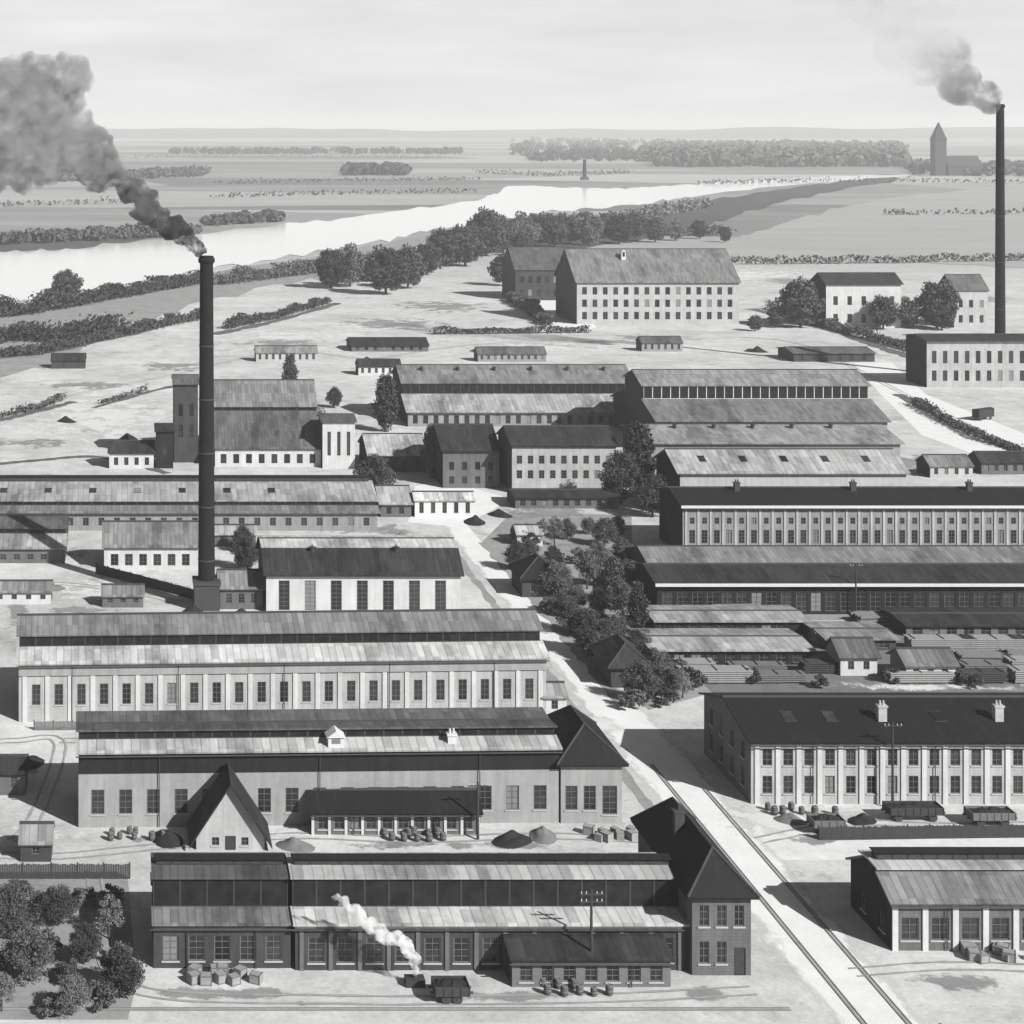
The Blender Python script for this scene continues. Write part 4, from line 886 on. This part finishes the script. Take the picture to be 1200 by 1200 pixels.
hedge('short thick dark hedge slanting beside the pale drive below the mill wing', [(598, 352), (618, 364), (642, 382)], 5, 3, .8, 30)
for h_ in hedge_later: hedge(*h_)
hedge('thin far hedge bounding the pale meadow above the villas', [(850, 310), (1000, 309), (1180, 306), (1300, 304)], 5, 4, 1.0, 6, 'leaf')
hedge('dark fringe of bushes around the far bend of the river', [(590, 275), (640, 266), (740, 258), (830, 243)], 9, 10, 1.8, 7, 'leaf')

for lab, px, hh, ww in (('thin far hedge line left on the plain just below the skyline', [(90, 186), (330, 184), (520, 186)], 9, 14), ('thin far hedge line in the middle of the plain', [(250, 216), (420, 213), (560, 212)], 7, 10),
                        ('thin far hedge line slanting toward the bright river', [(250, 232), (400, 228), (560, 226)], 6, 8), ('thin far hedge line across the left plain beyond the river', [(-60, 244), (80, 240), (180, 236)], 6, 8),
                        ('thin far hedge line right of the distant wood', [(820, 216), (960, 213), (1160, 214), (1300, 215)], 6, 8), ('thin hedge line in the pale meadow above the villas', [(1040, 252), (1180, 251), (1300, 250)], 5, 6),
                        ('thin far hedge line beyond the bend of the bright river', [(560, 203), (640, 207), (740, 203)], 8, 12)):
    hedge(lab, px, hh, ww, 1.9, .9, 'leaf')
# far woods, one mass each
def wood(px_pts, n, hmin, hmax, mat, name='distant_wood', seed=3):
    rnd = random.Random(seed); mb = MB()
    for k in range(n):
        a, b, c, d = px_pts; s, t = rnd.random(), rnd.random()
        y = a[1] + (c[1] - a[1]) * t; x = a[0] + (b[0] - a[0]) * s; y += (b[1] - a[1]) * s
        P = at(x, y); h = rnd.uniform(hmin, hmax); r = h * rnd.uniform(.4, .6)
        for _ in range(34):
            dd = Vector((rnd.gauss(0, 1), rnd.gauss(0, 1), rnd.gauss(0, 1))).normalized()
            p = P + Vector((dd.x * r, dd.y * r, h * .55 + dd.z * h * .45)); q = h * .22 * rnd.uniform(.6, 1.3)
            u = (dd + Vector((rnd.gauss(0, .5), rnd.gauss(0, .5), rnd.gauss(0, .5)))).normalized(); w = u.orthogonal().normalized(); v = u.cross(w)
            mb.face((p - w * q, p - v * q, p + w * q, p + v * q))
    o = mb.build(name, mat); tag(o, kind='stuff'); return o
o = wood([(760, 172), (1060, 172), (760, 196), (1060, 196)], 900, 16, 30, 'wood_far'); tag(o, 'grey far wood on the plain below the right skyline', 'wood')
o = wood([(600, 165), (800, 165), (600, 190), (800, 190)], 260, 14, 24, 'wood_far', seed=5); tag(o, 'thin far wood in the middle of the plain under the skyline', 'wood')
o = wood([(405, 201), (475, 201), (405, 206), (475, 206)], 120, 10, 18, 'wood_far', seed=6); tag(o, 'dark patch of far trees on the plain left of centre', 'wood')
o = wood([(60, 210), (245, 203), (60, 214), (245, 206)], 160, 8, 14, 'wood_far', seed=7); tag(o, 'dark strip of far trees on the plain behind the left smoke', 'wood')
o = wood([(200, 178), (540, 178), (200, 181), (540, 181)], 200, 10, 18, 'wood_far', seed=8); tag(o, 'thin line of far trees across the plain left of centre', 'wood')
o = wood([(1060, 196), (1300, 200), (1060, 205), (1300, 206)], 180, 12, 20, 'wood_far', seed=9); tag(o, 'dark far trees around the distant church', 'wood')
o = wood([(-60, 286), (230, 272), (-60, 291), (230, 276)], 150, 5, 9, 'wood_far', seed=10); tag(o, 'low trees on the far bank of the river at the left', 'wood')
o = wood([(240, 262), (330, 256), (240, 266), (330, 260)], 60, 5, 9, 'wood_far', seed=12); tag(o, 'low trees on the far river bank just right of the chimney', 'wood')

# ================================================================== yard furniture
def pole(label, x, y, ytop, arms=1, group=None):
    P = at(x, y); h = zat(ytop, P.y); t = thing('utility_pole', label, 'pole', P)
    g = MB(); g.tube((0, 0, -.2), (0, 0, h), .17, .11, 8); g.build('post', 'dark_timber', t)
    for k in range(arms):
        z = h - .5 - .7 * k
        g = MB(); g.box(-1.1, -.16, z, 1.1, -.08, z + .14); a = g.build('cross_arm', 'dark_timber', t)
        for s in (-.95, -.5, .5, .95):
            g = MB(); g.tube((s, -.12, z + .14), (s, -.12, z + .34), .05, .04, 6); g.build('insulator', 'white_paint', a)
PG = 'utility poles'
pole('dark utility pole standing in front of the nearest workshop', 693, 1152, 1042, 2)
pole('grey utility pole rising before the long dark fronted shed', 1003, 722, 660, 1)
pole('utility pole at the foot of the black roofed factory', 1046, 948, 846, 1)
pole('utility pole beside the low shed with black roof', 560, 984, 916, 1)
# timber stacks
def stack_mesh(seed, L, Wd, h, mat_top):
    rnd = random.Random(seed); mb = MB(); z = .25
    for x in (.6, L / 2, L - .6): mb.box(x - .12, 0, 0, x + .12, Wd, .24, 1)
    while z < h:
        y = 0
        while y < Wd - .2:
            bw = rnd.uniform(.24, .36); e0, e1 = rnd.uniform(-.25, .15), rnd.uniform(-.15, .25)
            mb.box(e0, y, z, L + e1, y + bw - .03, z + .2, 0); y += bw
        z += .2
        for x in (.6, L / 2, L - .6): mb.box(x - .06, .03, z + .003, x + .06, Wd - .05, z + .097, 1)
        z += .1
    return mb.mesh('timber_stack', [mat_top, 'dark_timber'])
protos = [stack_mesh(1, 9, 2.4, 1.6, 'timber'), stack_mesh(2, 8, 2.2, 1.3, 'weathered_timber'), stack_mesh(3, 10, 2.6, 1.9, 'timber'), stack_mesh(4, 7, 2.2, 1.7, 'dark_timber')]
names = ['pale', 'grey low', 'pale long', 'dark short']
rowname = ['back row', 'second row', 'third row', 'front row']; colname = ['at the left end', 'second from the left', 'third from the left', 'fourth from the left']
for j, y in enumerate((757, 764, 790, 802)):
    xs = ([780, 872, 958], [1068, 1130, 1188], [766, 856, 942, 1130, 1186], [800, 880, 1044, 1124, 1190])[j]
    for i, x in enumerate(xs):
        k = (i * 3 + j * 2 + (i * j) % 3) % 4; o = put('timber_stack', protos[k], None, at(x, y)); o.rotation_euler = (0, 0, random.uniform(-.04, .04))
        cn = colname[i] if i < len(xs) - 1 else 'at the right end'
        tag(o, f'{names[k]} board stack {cn} of the timber yard {rowname[j]}', 'timber stack', 'timber stacks in the yard')
# log piles
lp = []
for seed, rows_ in ((1, 4), (2, 3)):
    rnd = random.Random(seed); g = MB()
    for r_ in range(rows_):
        for k in range(9 - r_):
            rr = rnd.uniform(.2, .27); y = k * .52 + r_ * .26; e = rnd.uniform(-.5, .5); g.tube((e, y, .25 + r_ * .45), (7 + rnd.uniform(-.5, .5), y, .25 + r_ * .45), rr, rr * .8, 8)
    lp.append(g.mesh('log_pile', 'weathered_timber'))
for k, (x, y, lab) in enumerate(((846, 728, 'log pile before the dark fronted shed at the left of the timber yard'), (1010, 734, 'log pile at the middle back of the timber yard'), (960, 786, 'log pile left of the small pale gabled office shed'),
                     (1128, 780, 'log pile behind the white yard shed'), (1186, 782, 'log pile at the right picture edge of the timber yard'))):
    o = put('log_pile', lp[k % 2], None, at(x, y)); o.rotation_euler = (0, 0, random.uniform(-.15, .15)); tag(o, lab, 'log pile', 'log piles in the timber yard')
# coal and ash heaps
hm = []
for seed in (1, 2, 3):
    g = MB(); n = 15; rnd = random.Random(seed)
    def hz_(i, j):
        u, v = i / (n - 1) * 2 - 1, j / (n - 1) * 2 - 1; r = math.hypot(u, v)
        return max(-.05, (1 - r) * 1.5 * (1 + .5 * noise.noise((u * 2, v * 2, seed * 3.0))) + .14 * noise.noise((u * 7, v * 7, seed)) * (1 - r))
    for j in range(n):
        for i in range(n): g.v.append(((i / (n - 1) * 2 - 1) * 3.2, (j / (n - 1) * 2 - 1) * 2.2, hz_(i, j)))
    for j in range(n - 1):
        for i in range(n - 1): g.f.append((j * n + i, j * n + i + 1, (j + 1) * n + i + 1, (j + 1) * n + i)); g.m.append(0)
    hm.append([g.mesh('coal_heap', 'coal'), g.mesh('coal_heap', 'worn_bed')])
for k, (x, y, sc, ash, lab) in enumerate(((282, 722, .8, 0, 'black coal heap before the boiler house'), (226, 716, .7, 0, 'black coal heap left of the tall black chimney base'), (196, 984, .8, 0, 'black coal heap left of the steep gabled shed'),
        (346, 992, .7, 1, 'grey ash heap between gabled shed and low shed'), (600, 986, .8, 0, 'black coal heap right of the low shed with black roof'), (636, 980, .7, 1, 'grey ash heap by the black hipped pavilion front'), (160, 868, .7, 1, 'grey ash heap at the left foot of the pale windowed workshop'),
        (420, 862, .6, 0, 'black coal heap at the middle foot of the pale windowed workshop'), (30, 896, .9, 0, 'black coal heap left of the second workshop'), (590, 864, .7, 0, 'black coal heap at the right foot of the pale windowed workshop'), (926, 962, .6, 1, 'grey ash heap on the bright ground near the black roofed factory'),
        (1010, 962, .6, 0, 'black coal heap left of the dark goods wagon'), (556, 612, 1.0, 0, 'black coal heap at the top of the street'), (586, 604, .9, 0, 'black coal heap beside the dark annex'), (60, 690, .8, 1, 'grey ash heap on the bright ground at the left'),
        (430, 425, 1.3, 0, 'black coal heap below the low dark roofed store'), (560, 412, 1.2, 1, 'grey ash heap on the pale ground above the long factory'), (886, 412, 1.3, 0, 'black coal heap right above the rear factory hall'), (1100, 552, 1.1, 1, 'grey ash heap right of the pale roofed factory hall'),
        (150, 515, 1.1, 0, 'black coal heap on the bright field above the pale fronted low shed'), (78, 494, 1.0, 0, 'small black coal heap on the bright field at the left'), (470, 632, .9, 1, 'grey ash heap right of the white walled workshop roof'), (20, 660, .01, 0, '')) ):
    if not lab: continue
    o = put('coal_heap', hm[k % 3][ash], None, at(x, y)); o.scale = (sc, sc, sc); o.rotation_euler = (0, 0, k * .9); tag(o, lab, 'coal heap' if not ash else 'ash heap')
# barrels and crates
g = MB(); g.lathe([(.26, 0), (.32, .25), (.34, .45), (.32, .65), (.26, .9), (.22, .9), (.22, .85)], 14)
for z in (.15, .3, .6, .75):
    rr = .26 + (.08 if .25 < z < .65 else .045); g.lathe([(rr, z - .03), (rr + .012, z - .03), (rr + .012, z + .03), (rr, z + .03)], 14, 1)
bar = g.mesh('barrel', ['weathered_timber', 'iron'])
g = MB(); g.box(-.5, -.4, 0, .5, .4, .8)
for x in (-.5, .42):
    g.box(x, -.43, .0, x + .08, -.402, .8, 1); g.box(x, -.43, .802, x + .08, .43, .83, 1)
g.box(-.415, -.425, .0, .415, -.402, .09, 1); g.box(-.415, -.425, .71, .415, -.402, .8, 1)
cra = g.mesh('crate', ['timber', 'weathered_timber'])
rb = random.Random(5)
for cx, cy, n, what, where in ((455, 986, 12, 'barrel', 'in front of the low shed with black roof'), (694, 984, 9, 'crate', 'just behind the ridge of the nearest workshop'), (905, 955, 8, 'barrel', 'before the left corner of the black roofed factory'), (220, 1152, 9, 'crate', 'below the older grey roofed workshop'),
                               (640, 1166, 8, 'barrel', 'before the low dark roofed lean-to'), (1130, 1126, 9, 'crate', 'in front of the bottom right corner workshop'), (300, 862, 9, 'crate', 'at the foot of the pale windowed workshop'), (125, 984, 8, 'barrel', 'before the left of the second workshop')):
    for k in range(n):
        p = at(cx, cy) + Vector(((k % 5) * 1.5 + rb.uniform(-.3, .3) + rb.random() ** 4 * 1.2, (k // 5) * 1.4 + rb.uniform(-.25, .25), 0))
        o = put(what, bar if what == 'barrel' else cra, None, p); o.rotation_euler = (0, 0, rb.uniform(-1.5, 1.5)); o.scale = [rb.uniform(.85, 1.2)] * 3; tag(o, f"wooden {what} in the loose row {where}", what, f"{what}s {where}")
# wagons
def wagon(label, x, y, L, body, rz=0, high=False):
    P = at(x, y); t = thing('goods_wagon', label, 'wagon', P, rz)
    g = MB(); g.box(-L / 2, -1.1, .85, L / 2, 1.1, 1.1)
    hh = 2.9 if high else 1.7
    if high: g.box(-L / 2 + .05, -1.08, 1.102, L / 2 - .05, 1.08, hh)
    else:
        g.box(-L / 2, -1.1, 1.102, L / 2, -1.02, hh); g.box(-L / 2, 1.02, 1.102, L / 2, 1.1, hh); g.box(-L / 2, -1.018, 1.102, -L / 2 + .08, 1.018, hh); g.box(L / 2 - .08, -1.018, 1.102, L / 2, 1.018, hh)
    for k in range(int(L / .8) + 1):
        xx = -L / 2 + .04 + k * (L - .16) / int(L / .8); g.box(xx, -1.16, .9, xx + .08, -1.102, hh - .03)
    g.build('body', body, t)
    if high:
        g = MB(); n = 8; poly = [(-1.2 + 2.4 * k / n, hh + .02 + .32 * math.sin(math.pi * k / n)) for k in range(n + 1)]
        poly += [(1.2, hh + .005), (-1.2, hh + .005)][:0]
        g.prism_x([(p[0], p[1]) for p in poly], -L / 2 - .1, L / 2 + .1); g.build('roof', 'dark_roof', t)
    if not high:
        q = MB(); n = 12
        for j in range(5):
            for i in range(n): q.v.append((-L / 2 + .1 + (L - .2) * i / (n - 1), -1.0 + 2.0 * j / 4, hh - .25 + (.5 + .3 * noise.noise((i * .7, j * .9, L))) * math.sin(math.pi * j / 4) * math.sin(math.pi * (i + .3) / n)))
        for j in range(4):
            for i in range(n - 1): q.f.append((j * n + i, j * n + i + 1, (j + 1) * n + i + 1, (j + 1) * n + i)); q.m.append(0)
        q.build('coal_load', 'coal', t)
    w = MB(); w.tube((0, -.07, 0), (0, .07, 0), .45, .45, 18); w.tube((0, -.12, 0), (0, .12, 0), .1, .1, 8); wm = w.mesh('wheel', 'iron')
    for sx in (-1, 1):
        for sy in (-1, 1): put('wheel', wm, t, (sx * (L / 2 - 1.1), sy * .78, .46))
    for sx in (-1, 1):
        for sy in (-.5, .5):
            g = MB(); g.tube((sx * L / 2, sy, .95), (sx * (L / 2 + .35), sy, .95), .09, .13, 8); g.build('buffer', 'iron', t)
wagon('dark open goods wagon standing before the black roofed factory', 1070, 960, 6.2, 'dark_timber')
wagon('small grey open wagon alone on the bright ground beside the street', 968, 975, 3.6, 'weathered_timber')
wagon('dark covered goods wagon parked on the pale road at the right edge', 1152, 492, 6.4, 'dark_timber', .5, True)
wagon('dark open wagon in the yard right of the two storey factory wall', 1160, 966, 5.0, 'weathered_timber')
wagon('low dark handcart standing on the pale ground right of the steam pipe', 528, 1172, 3.2, 'dark_timber')
# fences
def fence(label, px, h, mat='dark_timber', step=.16):
    P = [at(*p) for p in px]; t = thing('board_fence', label, 'fence', P[0]); g = MB(); q = MB(); rnd = random.Random(int(px[0][0]) + 9); q.tube((0, 0, -.1), (0, 0, h + .12), .08, .08, 6); pm = q.mesh('post', 'dark_timber')
    for a, b in zip(P[:-1], P[1:]):
        d = b - a; L = d.length; d /= L; nrm = Vector((-d.y, d.x, 0)); n = int(L / (step * 1.12))
        for k in range(n):
            c_ = a - P[0] + d * (k + .5) * L / n; hh = h * rnd.uniform(.94, 1.03); e = d * step / 2; f_ = nrm * .02
            i = len(g.v); g.v += [tuple(p) for p in (c_ - e - f_, c_ + e - f_, c_ + e + f_, c_ - e + f_)] + [tuple(p + Vector((0, 0, hh))) for p in (c_ - e - f_, c_ + e - f_, c_ + e + f_, c_ - e + f_)]
            for qd in ((4, 5, 6, 7), (0, 1, 5, 4), (1, 2, 6, 5), (2, 3, 7, 6), (3, 0, 4, 7)): g.f.append(tuple(i + z for z in qd)); g.m.append(0)
        m_ = max(2, int(L / 2.5))
        for k in range(m_ + 1):
            c_ = a - P[0] + d * L * k / m_ + nrm * .1; put('post', pm, t, c_)
    g.build('board_panel', mat, t)
fence('dark board fence along the top of the bottom left garden', [(-40, 1030), (60, 1030), (152, 1030)], 1.6)
fence('grey board fence along the foot of the pale windowed workshop', [(40, 856), (330, 853), (630, 849)], 1.2, 'weathered_timber')
fence('dark diagonal board fence running down to the tall black chimney', [(112, 672), (180, 690), (232, 704)], 1.8)
fence('dark board fence behind the workshop in the bottom right corner', [(960, 985), (1090, 983), (1260, 981)], 1.5)

# ================================================================== smoke
def smoke_mat(name, dens, shade, scale, lo=.35, hi=.6, thin=None, far_shade=None):
    """thin = (near, far, ratio): smoke thins with distance from its source as it spreads"""
    m = bpy.data.materials.new(name); m.use_nodes = True; nt = m.node_tree
    for n in list(nt.nodes): nt.nodes.remove(n)
    out = nt.nodes.new('ShaderNodeOutputMaterial'); pv = nt.nodes.new('ShaderNodeVolumePrincipled')
    pv.inputs['Color'].default_value = (shade, shade, shade, 1); pv.inputs['Anisotropy'].default_value = 0
    v = coords(nt); n = noisev(nt, v, scale, 4, .65)
    mr = nt.nodes.new('ShaderNodeMapRange'); mr.inputs['From Min'].default_value = lo; mr.inputs['From Max'].default_value = hi
    mr.inputs['To Min'].default_value = dens * .02; mr.inputs['To Max'].default_value = dens
    nt.links.new(n, mr.inputs['Value']); d = mr.outputs[0]
    if thin:
        ln = nt.nodes.new('ShaderNodeVectorMath'); ln.operation = 'LENGTH'; nt.links.new(v, ln.inputs[0])
        m2 = nt.nodes.new('ShaderNodeMapRange'); m2.inputs['From Min'].default_value = thin[0]; m2.inputs['From Max'].default_value = thin[1]
        m2.inputs['To Min'].default_value = 1; m2.inputs['To Max'].default_value = thin[2]; nt.links.new(ln.outputs['Value'], m2.inputs['Value'])
        d = mathn(nt, 'MULTIPLY', d, m2.outputs[0])
        m3 = nt.nodes.new('ShaderNodeMapRange'); m3.inputs['From Min'].default_value = thin[0]; m3.inputs['From Max'].default_value = thin[1]
        m3.inputs['To Min'].default_value = shade; m3.inputs['To Max'].default_value = far_shade; nt.links.new(ln.outputs['Value'], m3.inputs['Value'])
        c3 = nt.nodes.new('ShaderNodeCombineColor')
        for i in range(3): nt.links.new(m3.outputs[0], c3.inputs[i])
        nt.links.new(c3.outputs[0], pv.inputs['Color'])
    nt.links.new(d, pv.inputs['Density']); nt.links.new(pv.outputs[0], out.inputs['Volume']); MATS[name] = m
smoke_mat('dark_smoke', 4.0, .1, .36, .42, .58, (4, 30, .26), .5); smoke_mat('thin_smoke', .5, .2, .16, .42, .62, (5, 30, .06), .6); smoke_mat('steam', 3.5, .99, 1.3, .4, .6)
def plume(name, label, puffs, mat, voxel, disp, dscale, origin):
    bm = bmesh.new()
    for p, r in puffs: bmesh.ops.create_icosphere(bm, subdivisions=2, radius=r, matrix=Matrix.Translation(p - origin))
    me = bpy.data.meshes.new(name); bm.to_mesh(me); bm.free(); me.materials.append(MATS[mat])
    o = put(name, me, None, origin); tag(o, label, 'smoke')
    rm = o.modifiers.new('Remesh', 'REMESH'); rm.mode = 'VOXEL'; rm.voxel_size = voxel
    tx = bpy.data.textures.new(name, 'CLOUDS'); tx.noise_scale = dscale; tx.noise_depth = 2
    dm = o.modifiers.new('Displace', 'DISPLACE'); dm.texture = tx; dm.strength = disp; dm.mid_level = .5; dm.texture_coords = 'LOCAL'
    return o
Y1 = at(242, 712).y
def pz(x, y, Y): return Vector((xat(x, Y), Y, zat(y, Y)))
rnd = random.Random(4); pf = []
path = [(241, 297, .95), (228, 290, 1.2), (212, 278, 1.7), (198, 262, 2.2), (178, 252, 1.9), (160, 234, 2.4), (138, 212, 2.2), (116, 190, 3.6), (98, 176, 3.9), (60, 160, 6.6), (44, 130, 7.5), (22, 112, 6.8), (0, 150, 8.5), (30, 186, 5.5), (-20, 120, 8), (-30, 190, 7), (70, 118, 4.6)]
for (x, y, r), (x2, y2, r2) in zip(path[:10], path[1:11]):
    for k in range(4):
        t = k / 4; rr = r + (r2 - r) * t
        c_ = pz(x + (x2 - x) * t, y + (y2 - y) * t, Y1 + rnd.uniform(-.6, .6) * rr)
        pf.append((c_ + Vector((rnd.uniform(-.5, .5) * rr, 0, rnd.uniform(-.5, .5) * rr)) * (0 if r < 1.3 else 1), rr * rnd.uniform(.7, 1.0)))
for x, y, r in path[10:]:
    pf.append((pz(x, y, Y1), r))
    for k in range(5): pf.append((pz(x, y, Y1) + Vector((rnd.uniform(-1, 1), rnd.uniform(-.5, .5), rnd.uniform(-1, 1))) * r * .8, r * rnd.uniform(.35, .55)))
plume('smoke_plume', 'thick dark smoke billowing left from the tall black chimney', pf, 'dark_smoke', .45, 2.6, 2.2, pz(241, 297, Y1))
Y2 = at(1172, 446).y; pf = []
path = [(1172, 121, 1.5), (1164, 112, 3.5), (1150, 108, 4.5), (1132, 98, 5.5), (1114, 78, 8), (1090, 56, 10), (1066, 34, 12), (1044, 12, 13), (1030, -14, 15)]
for (x, y, r), (x2, y2, r2) in zip(path[:-1], path[1:]):
    for k in range(4):
        t = k / 4; rr = r + (r2 - r) * t
        pf.append((pz(x + (x2 - x) * t, y + (y2 - y) * t, Y2) + Vector((rnd.uniform(-.5, .5), rnd.uniform(-.5, .5), rnd.uniform(-.5, .5))) * rr * (0 if r < 2 else 1), rr * rnd.uniform(.6, .95)))
plume('smoke_plume', 'pale thin smoke drifting up left from the slender far chimney', pf, 'thin_smoke', 1.0, 4.0, 6.0, pz(1172, 121, Y2))
# steam from a pipe by the nearest workshop
Y3 = at(486, 1154).y; t = thing('steam_pipe', 'short dark steam pipe with white vapour before the nearest workshop', 'pipe', at(486, 1154))
hpipe = zat(1140, Y3)
g = MB(); g.tube((0, 0, 0), (0, 0, hpipe), .22, .2, 12); g.build('pipe', 'iron', t)
g = MB(); g.box(-.9, -.6, 0, .9, .6, .7); g.build('valve_box', 'dark_trim', t)
pf = []; path = [(486, 1140, .35), (485, 1122, .6), (474, 1106, .7), (456, 1096, .75), (438, 1086, .7), (422, 1072, .6), (405, 1058, .5), (390, 1050, .3)]
for (x, y, r), (x2, y2, r2) in zip(path[:-1], path[1:]):
    for k in range(5):
        q = k / 5; rr = r + (r2 - r) * q
        pf.append((pz(x + (x2 - x) * q, y + (y2 - y) * q, Y3 - .3) + Vector((rnd.uniform(-.4, .4), rnd.uniform(-.4, .4), rnd.uniform(-.4, .4))) * rr * (0 if k == 0 and r < .3 else 1), rr * rnd.uniform(.7, 1.0)))
plume('steam_plume', 'white steam trailing up left from the short pipe before the nearest workshop', pf, 'steam', .12, .5, .7, pz(486, 1138, Y3))

# ================================================================== haze
g = MB(); g.box(-14050, -20, -1, 14050, 20050, 150)
hz = g.build('haze', 'iron'); hz.data.materials.clear()
m = bpy.data.materials.new('haze_air'); m.use_nodes = True; nt = m.node_tree
for n in list(nt.nodes): nt.nodes.remove(n)
out = nt.nodes.new('ShaderNodeOutputMaterial'); pv = nt.nodes.new('ShaderNodeVolumePrincipled')
pv.inputs['Color'].default_value = (.95, .95, .95, 1); pv.inputs['Density'].default_value = .0001
nt.links.new(pv.outputs[0], out.inputs['Volume']); hz.data.materials.append(m)
tag(hz, 'thin pale haze over the plain', 'haze', kind='stuff')

# ================================================================== light, camera
SUN_EL, SUN_AZ = R(35), math.atan2(-.74, .67)      # towards the sun: right and in front
d = Vector((math.cos(SUN_AZ) * math.cos(SUN_EL), math.sin(SUN_AZ) * math.cos(SUN_EL), math.sin(SUN_EL)))
sl = bpy.data.lights.new('sun', 'SUN'); sl.energy = 5.0; sl.angle = R(.5); sl.color = (1, .995, .985)
so = bpy.data.objects.new('sun', sl); col.objects.link(so); so.rotation_euler = d.to_track_quat('Z', 'Y').to_euler()
w = bpy.data.worlds.new('World'); scene.world = w; w.use_nodes = True; nt = w.node_tree
bg = nt.nodes['Background']; sky = nt.nodes.new('ShaderNodeTexSky'); sky.sky_type = 'NISHITA'; sky.sun_disc = False
sky.sun_elevation = SUN_EL; sky.sun_rotation = math.pi / 2 - SUN_AZ; sky.air_density = .7; sky.dust_density = .8
bw = nt.nodes.new('ShaderNodeRGBToBW'); nt.links.new(sky.outputs[0], bw.inputs[0]); # bright veil added over the clear-sky model
tc = nt.nodes.new('ShaderNodeTexCoord'); mp = nt.nodes.new('ShaderNodeMapping'); mp.inputs['Scale'].default_value = (3, 3, 22)
nt.links.new(tc.outputs['Generated'], mp.inputs['Vector'])
cn = noisev(nt, mp.outputs[0], 2.2, 6, .62)
veil = mathn(nt, 'ADD', 11.2, mathn(nt, 'MULTIPLY', mathn(nt, 'SUBTRACT', cn, .5), 5.5))
sx = nt.nodes.new('ShaderNodeSeparateXYZ'); nt.links.new(tc.outputs['Generated'], sx.inputs[0])
ml = nt.nodes.new('ShaderNodeMapRange'); ml.interpolation_type = 'SMOOTHSTEP'; ml.inputs['From Min'].default_value = .08; ml.inputs['From Max'].default_value = .25
ml.inputs['To Min'].default_value = .75; ml.inputs['To Max'].default_value = 0; nt.links.new(sx.outputs[2], ml.inputs['Value'])   # veil kept near the horizon so it adds little fill light
mixv = nt.nodes.new('ShaderNodeMix'); mixv.data_type = 'FLOAT'; nt.links.new(ml.outputs[0], mixv.inputs[0])
nt.links.new(bw.outputs[0], mixv.inputs[2]); nt.links.new(veil, mixv.inputs[3])
cc = nt.nodes.new('ShaderNodeCombineColor')
for i in range(3): nt.links.new(mixv.outputs[0], cc.inputs[i])
nt.links.new(cc.outputs[0], bg.inputs['Color'])
bg.inputs['Strength'].default_value = .055
cam = bpy.data.cameras.new('camera'); co = bpy.data.objects.new('camera', cam); col.objects.link(co)
co.location = (0, 0, H); co.rotation_euler = (R(90), 0, 0)
cam.sensor_width = 36; cam.lens = 36 * F / 1200; cam.shift_x = (600 - PX) / 1200; cam.shift_y = -(600 - PY) / 1200
cam.clip_end = 60000; cam.clip_start = .5
scene.camera = co
scene.view_settings.view_transform = 'Standard'; scene.view_settings.look = 'None'; scene.view_settings.exposure = 0.55; scene.view_settings.gamma = 1
c = scene.cycles
c.use_denoising = True; c.max_bounces = 5; c.diffuse_bounces = 3; c.glossy_bounces = 2; c.transmission_bounces = 2; c.volume_bounces = 4; c.transparent_max_bounces = 12
c.caustics_reflective = False; c.caustics_refractive = False; c.volume_step_rate = 4; c.volume_max_steps = 128
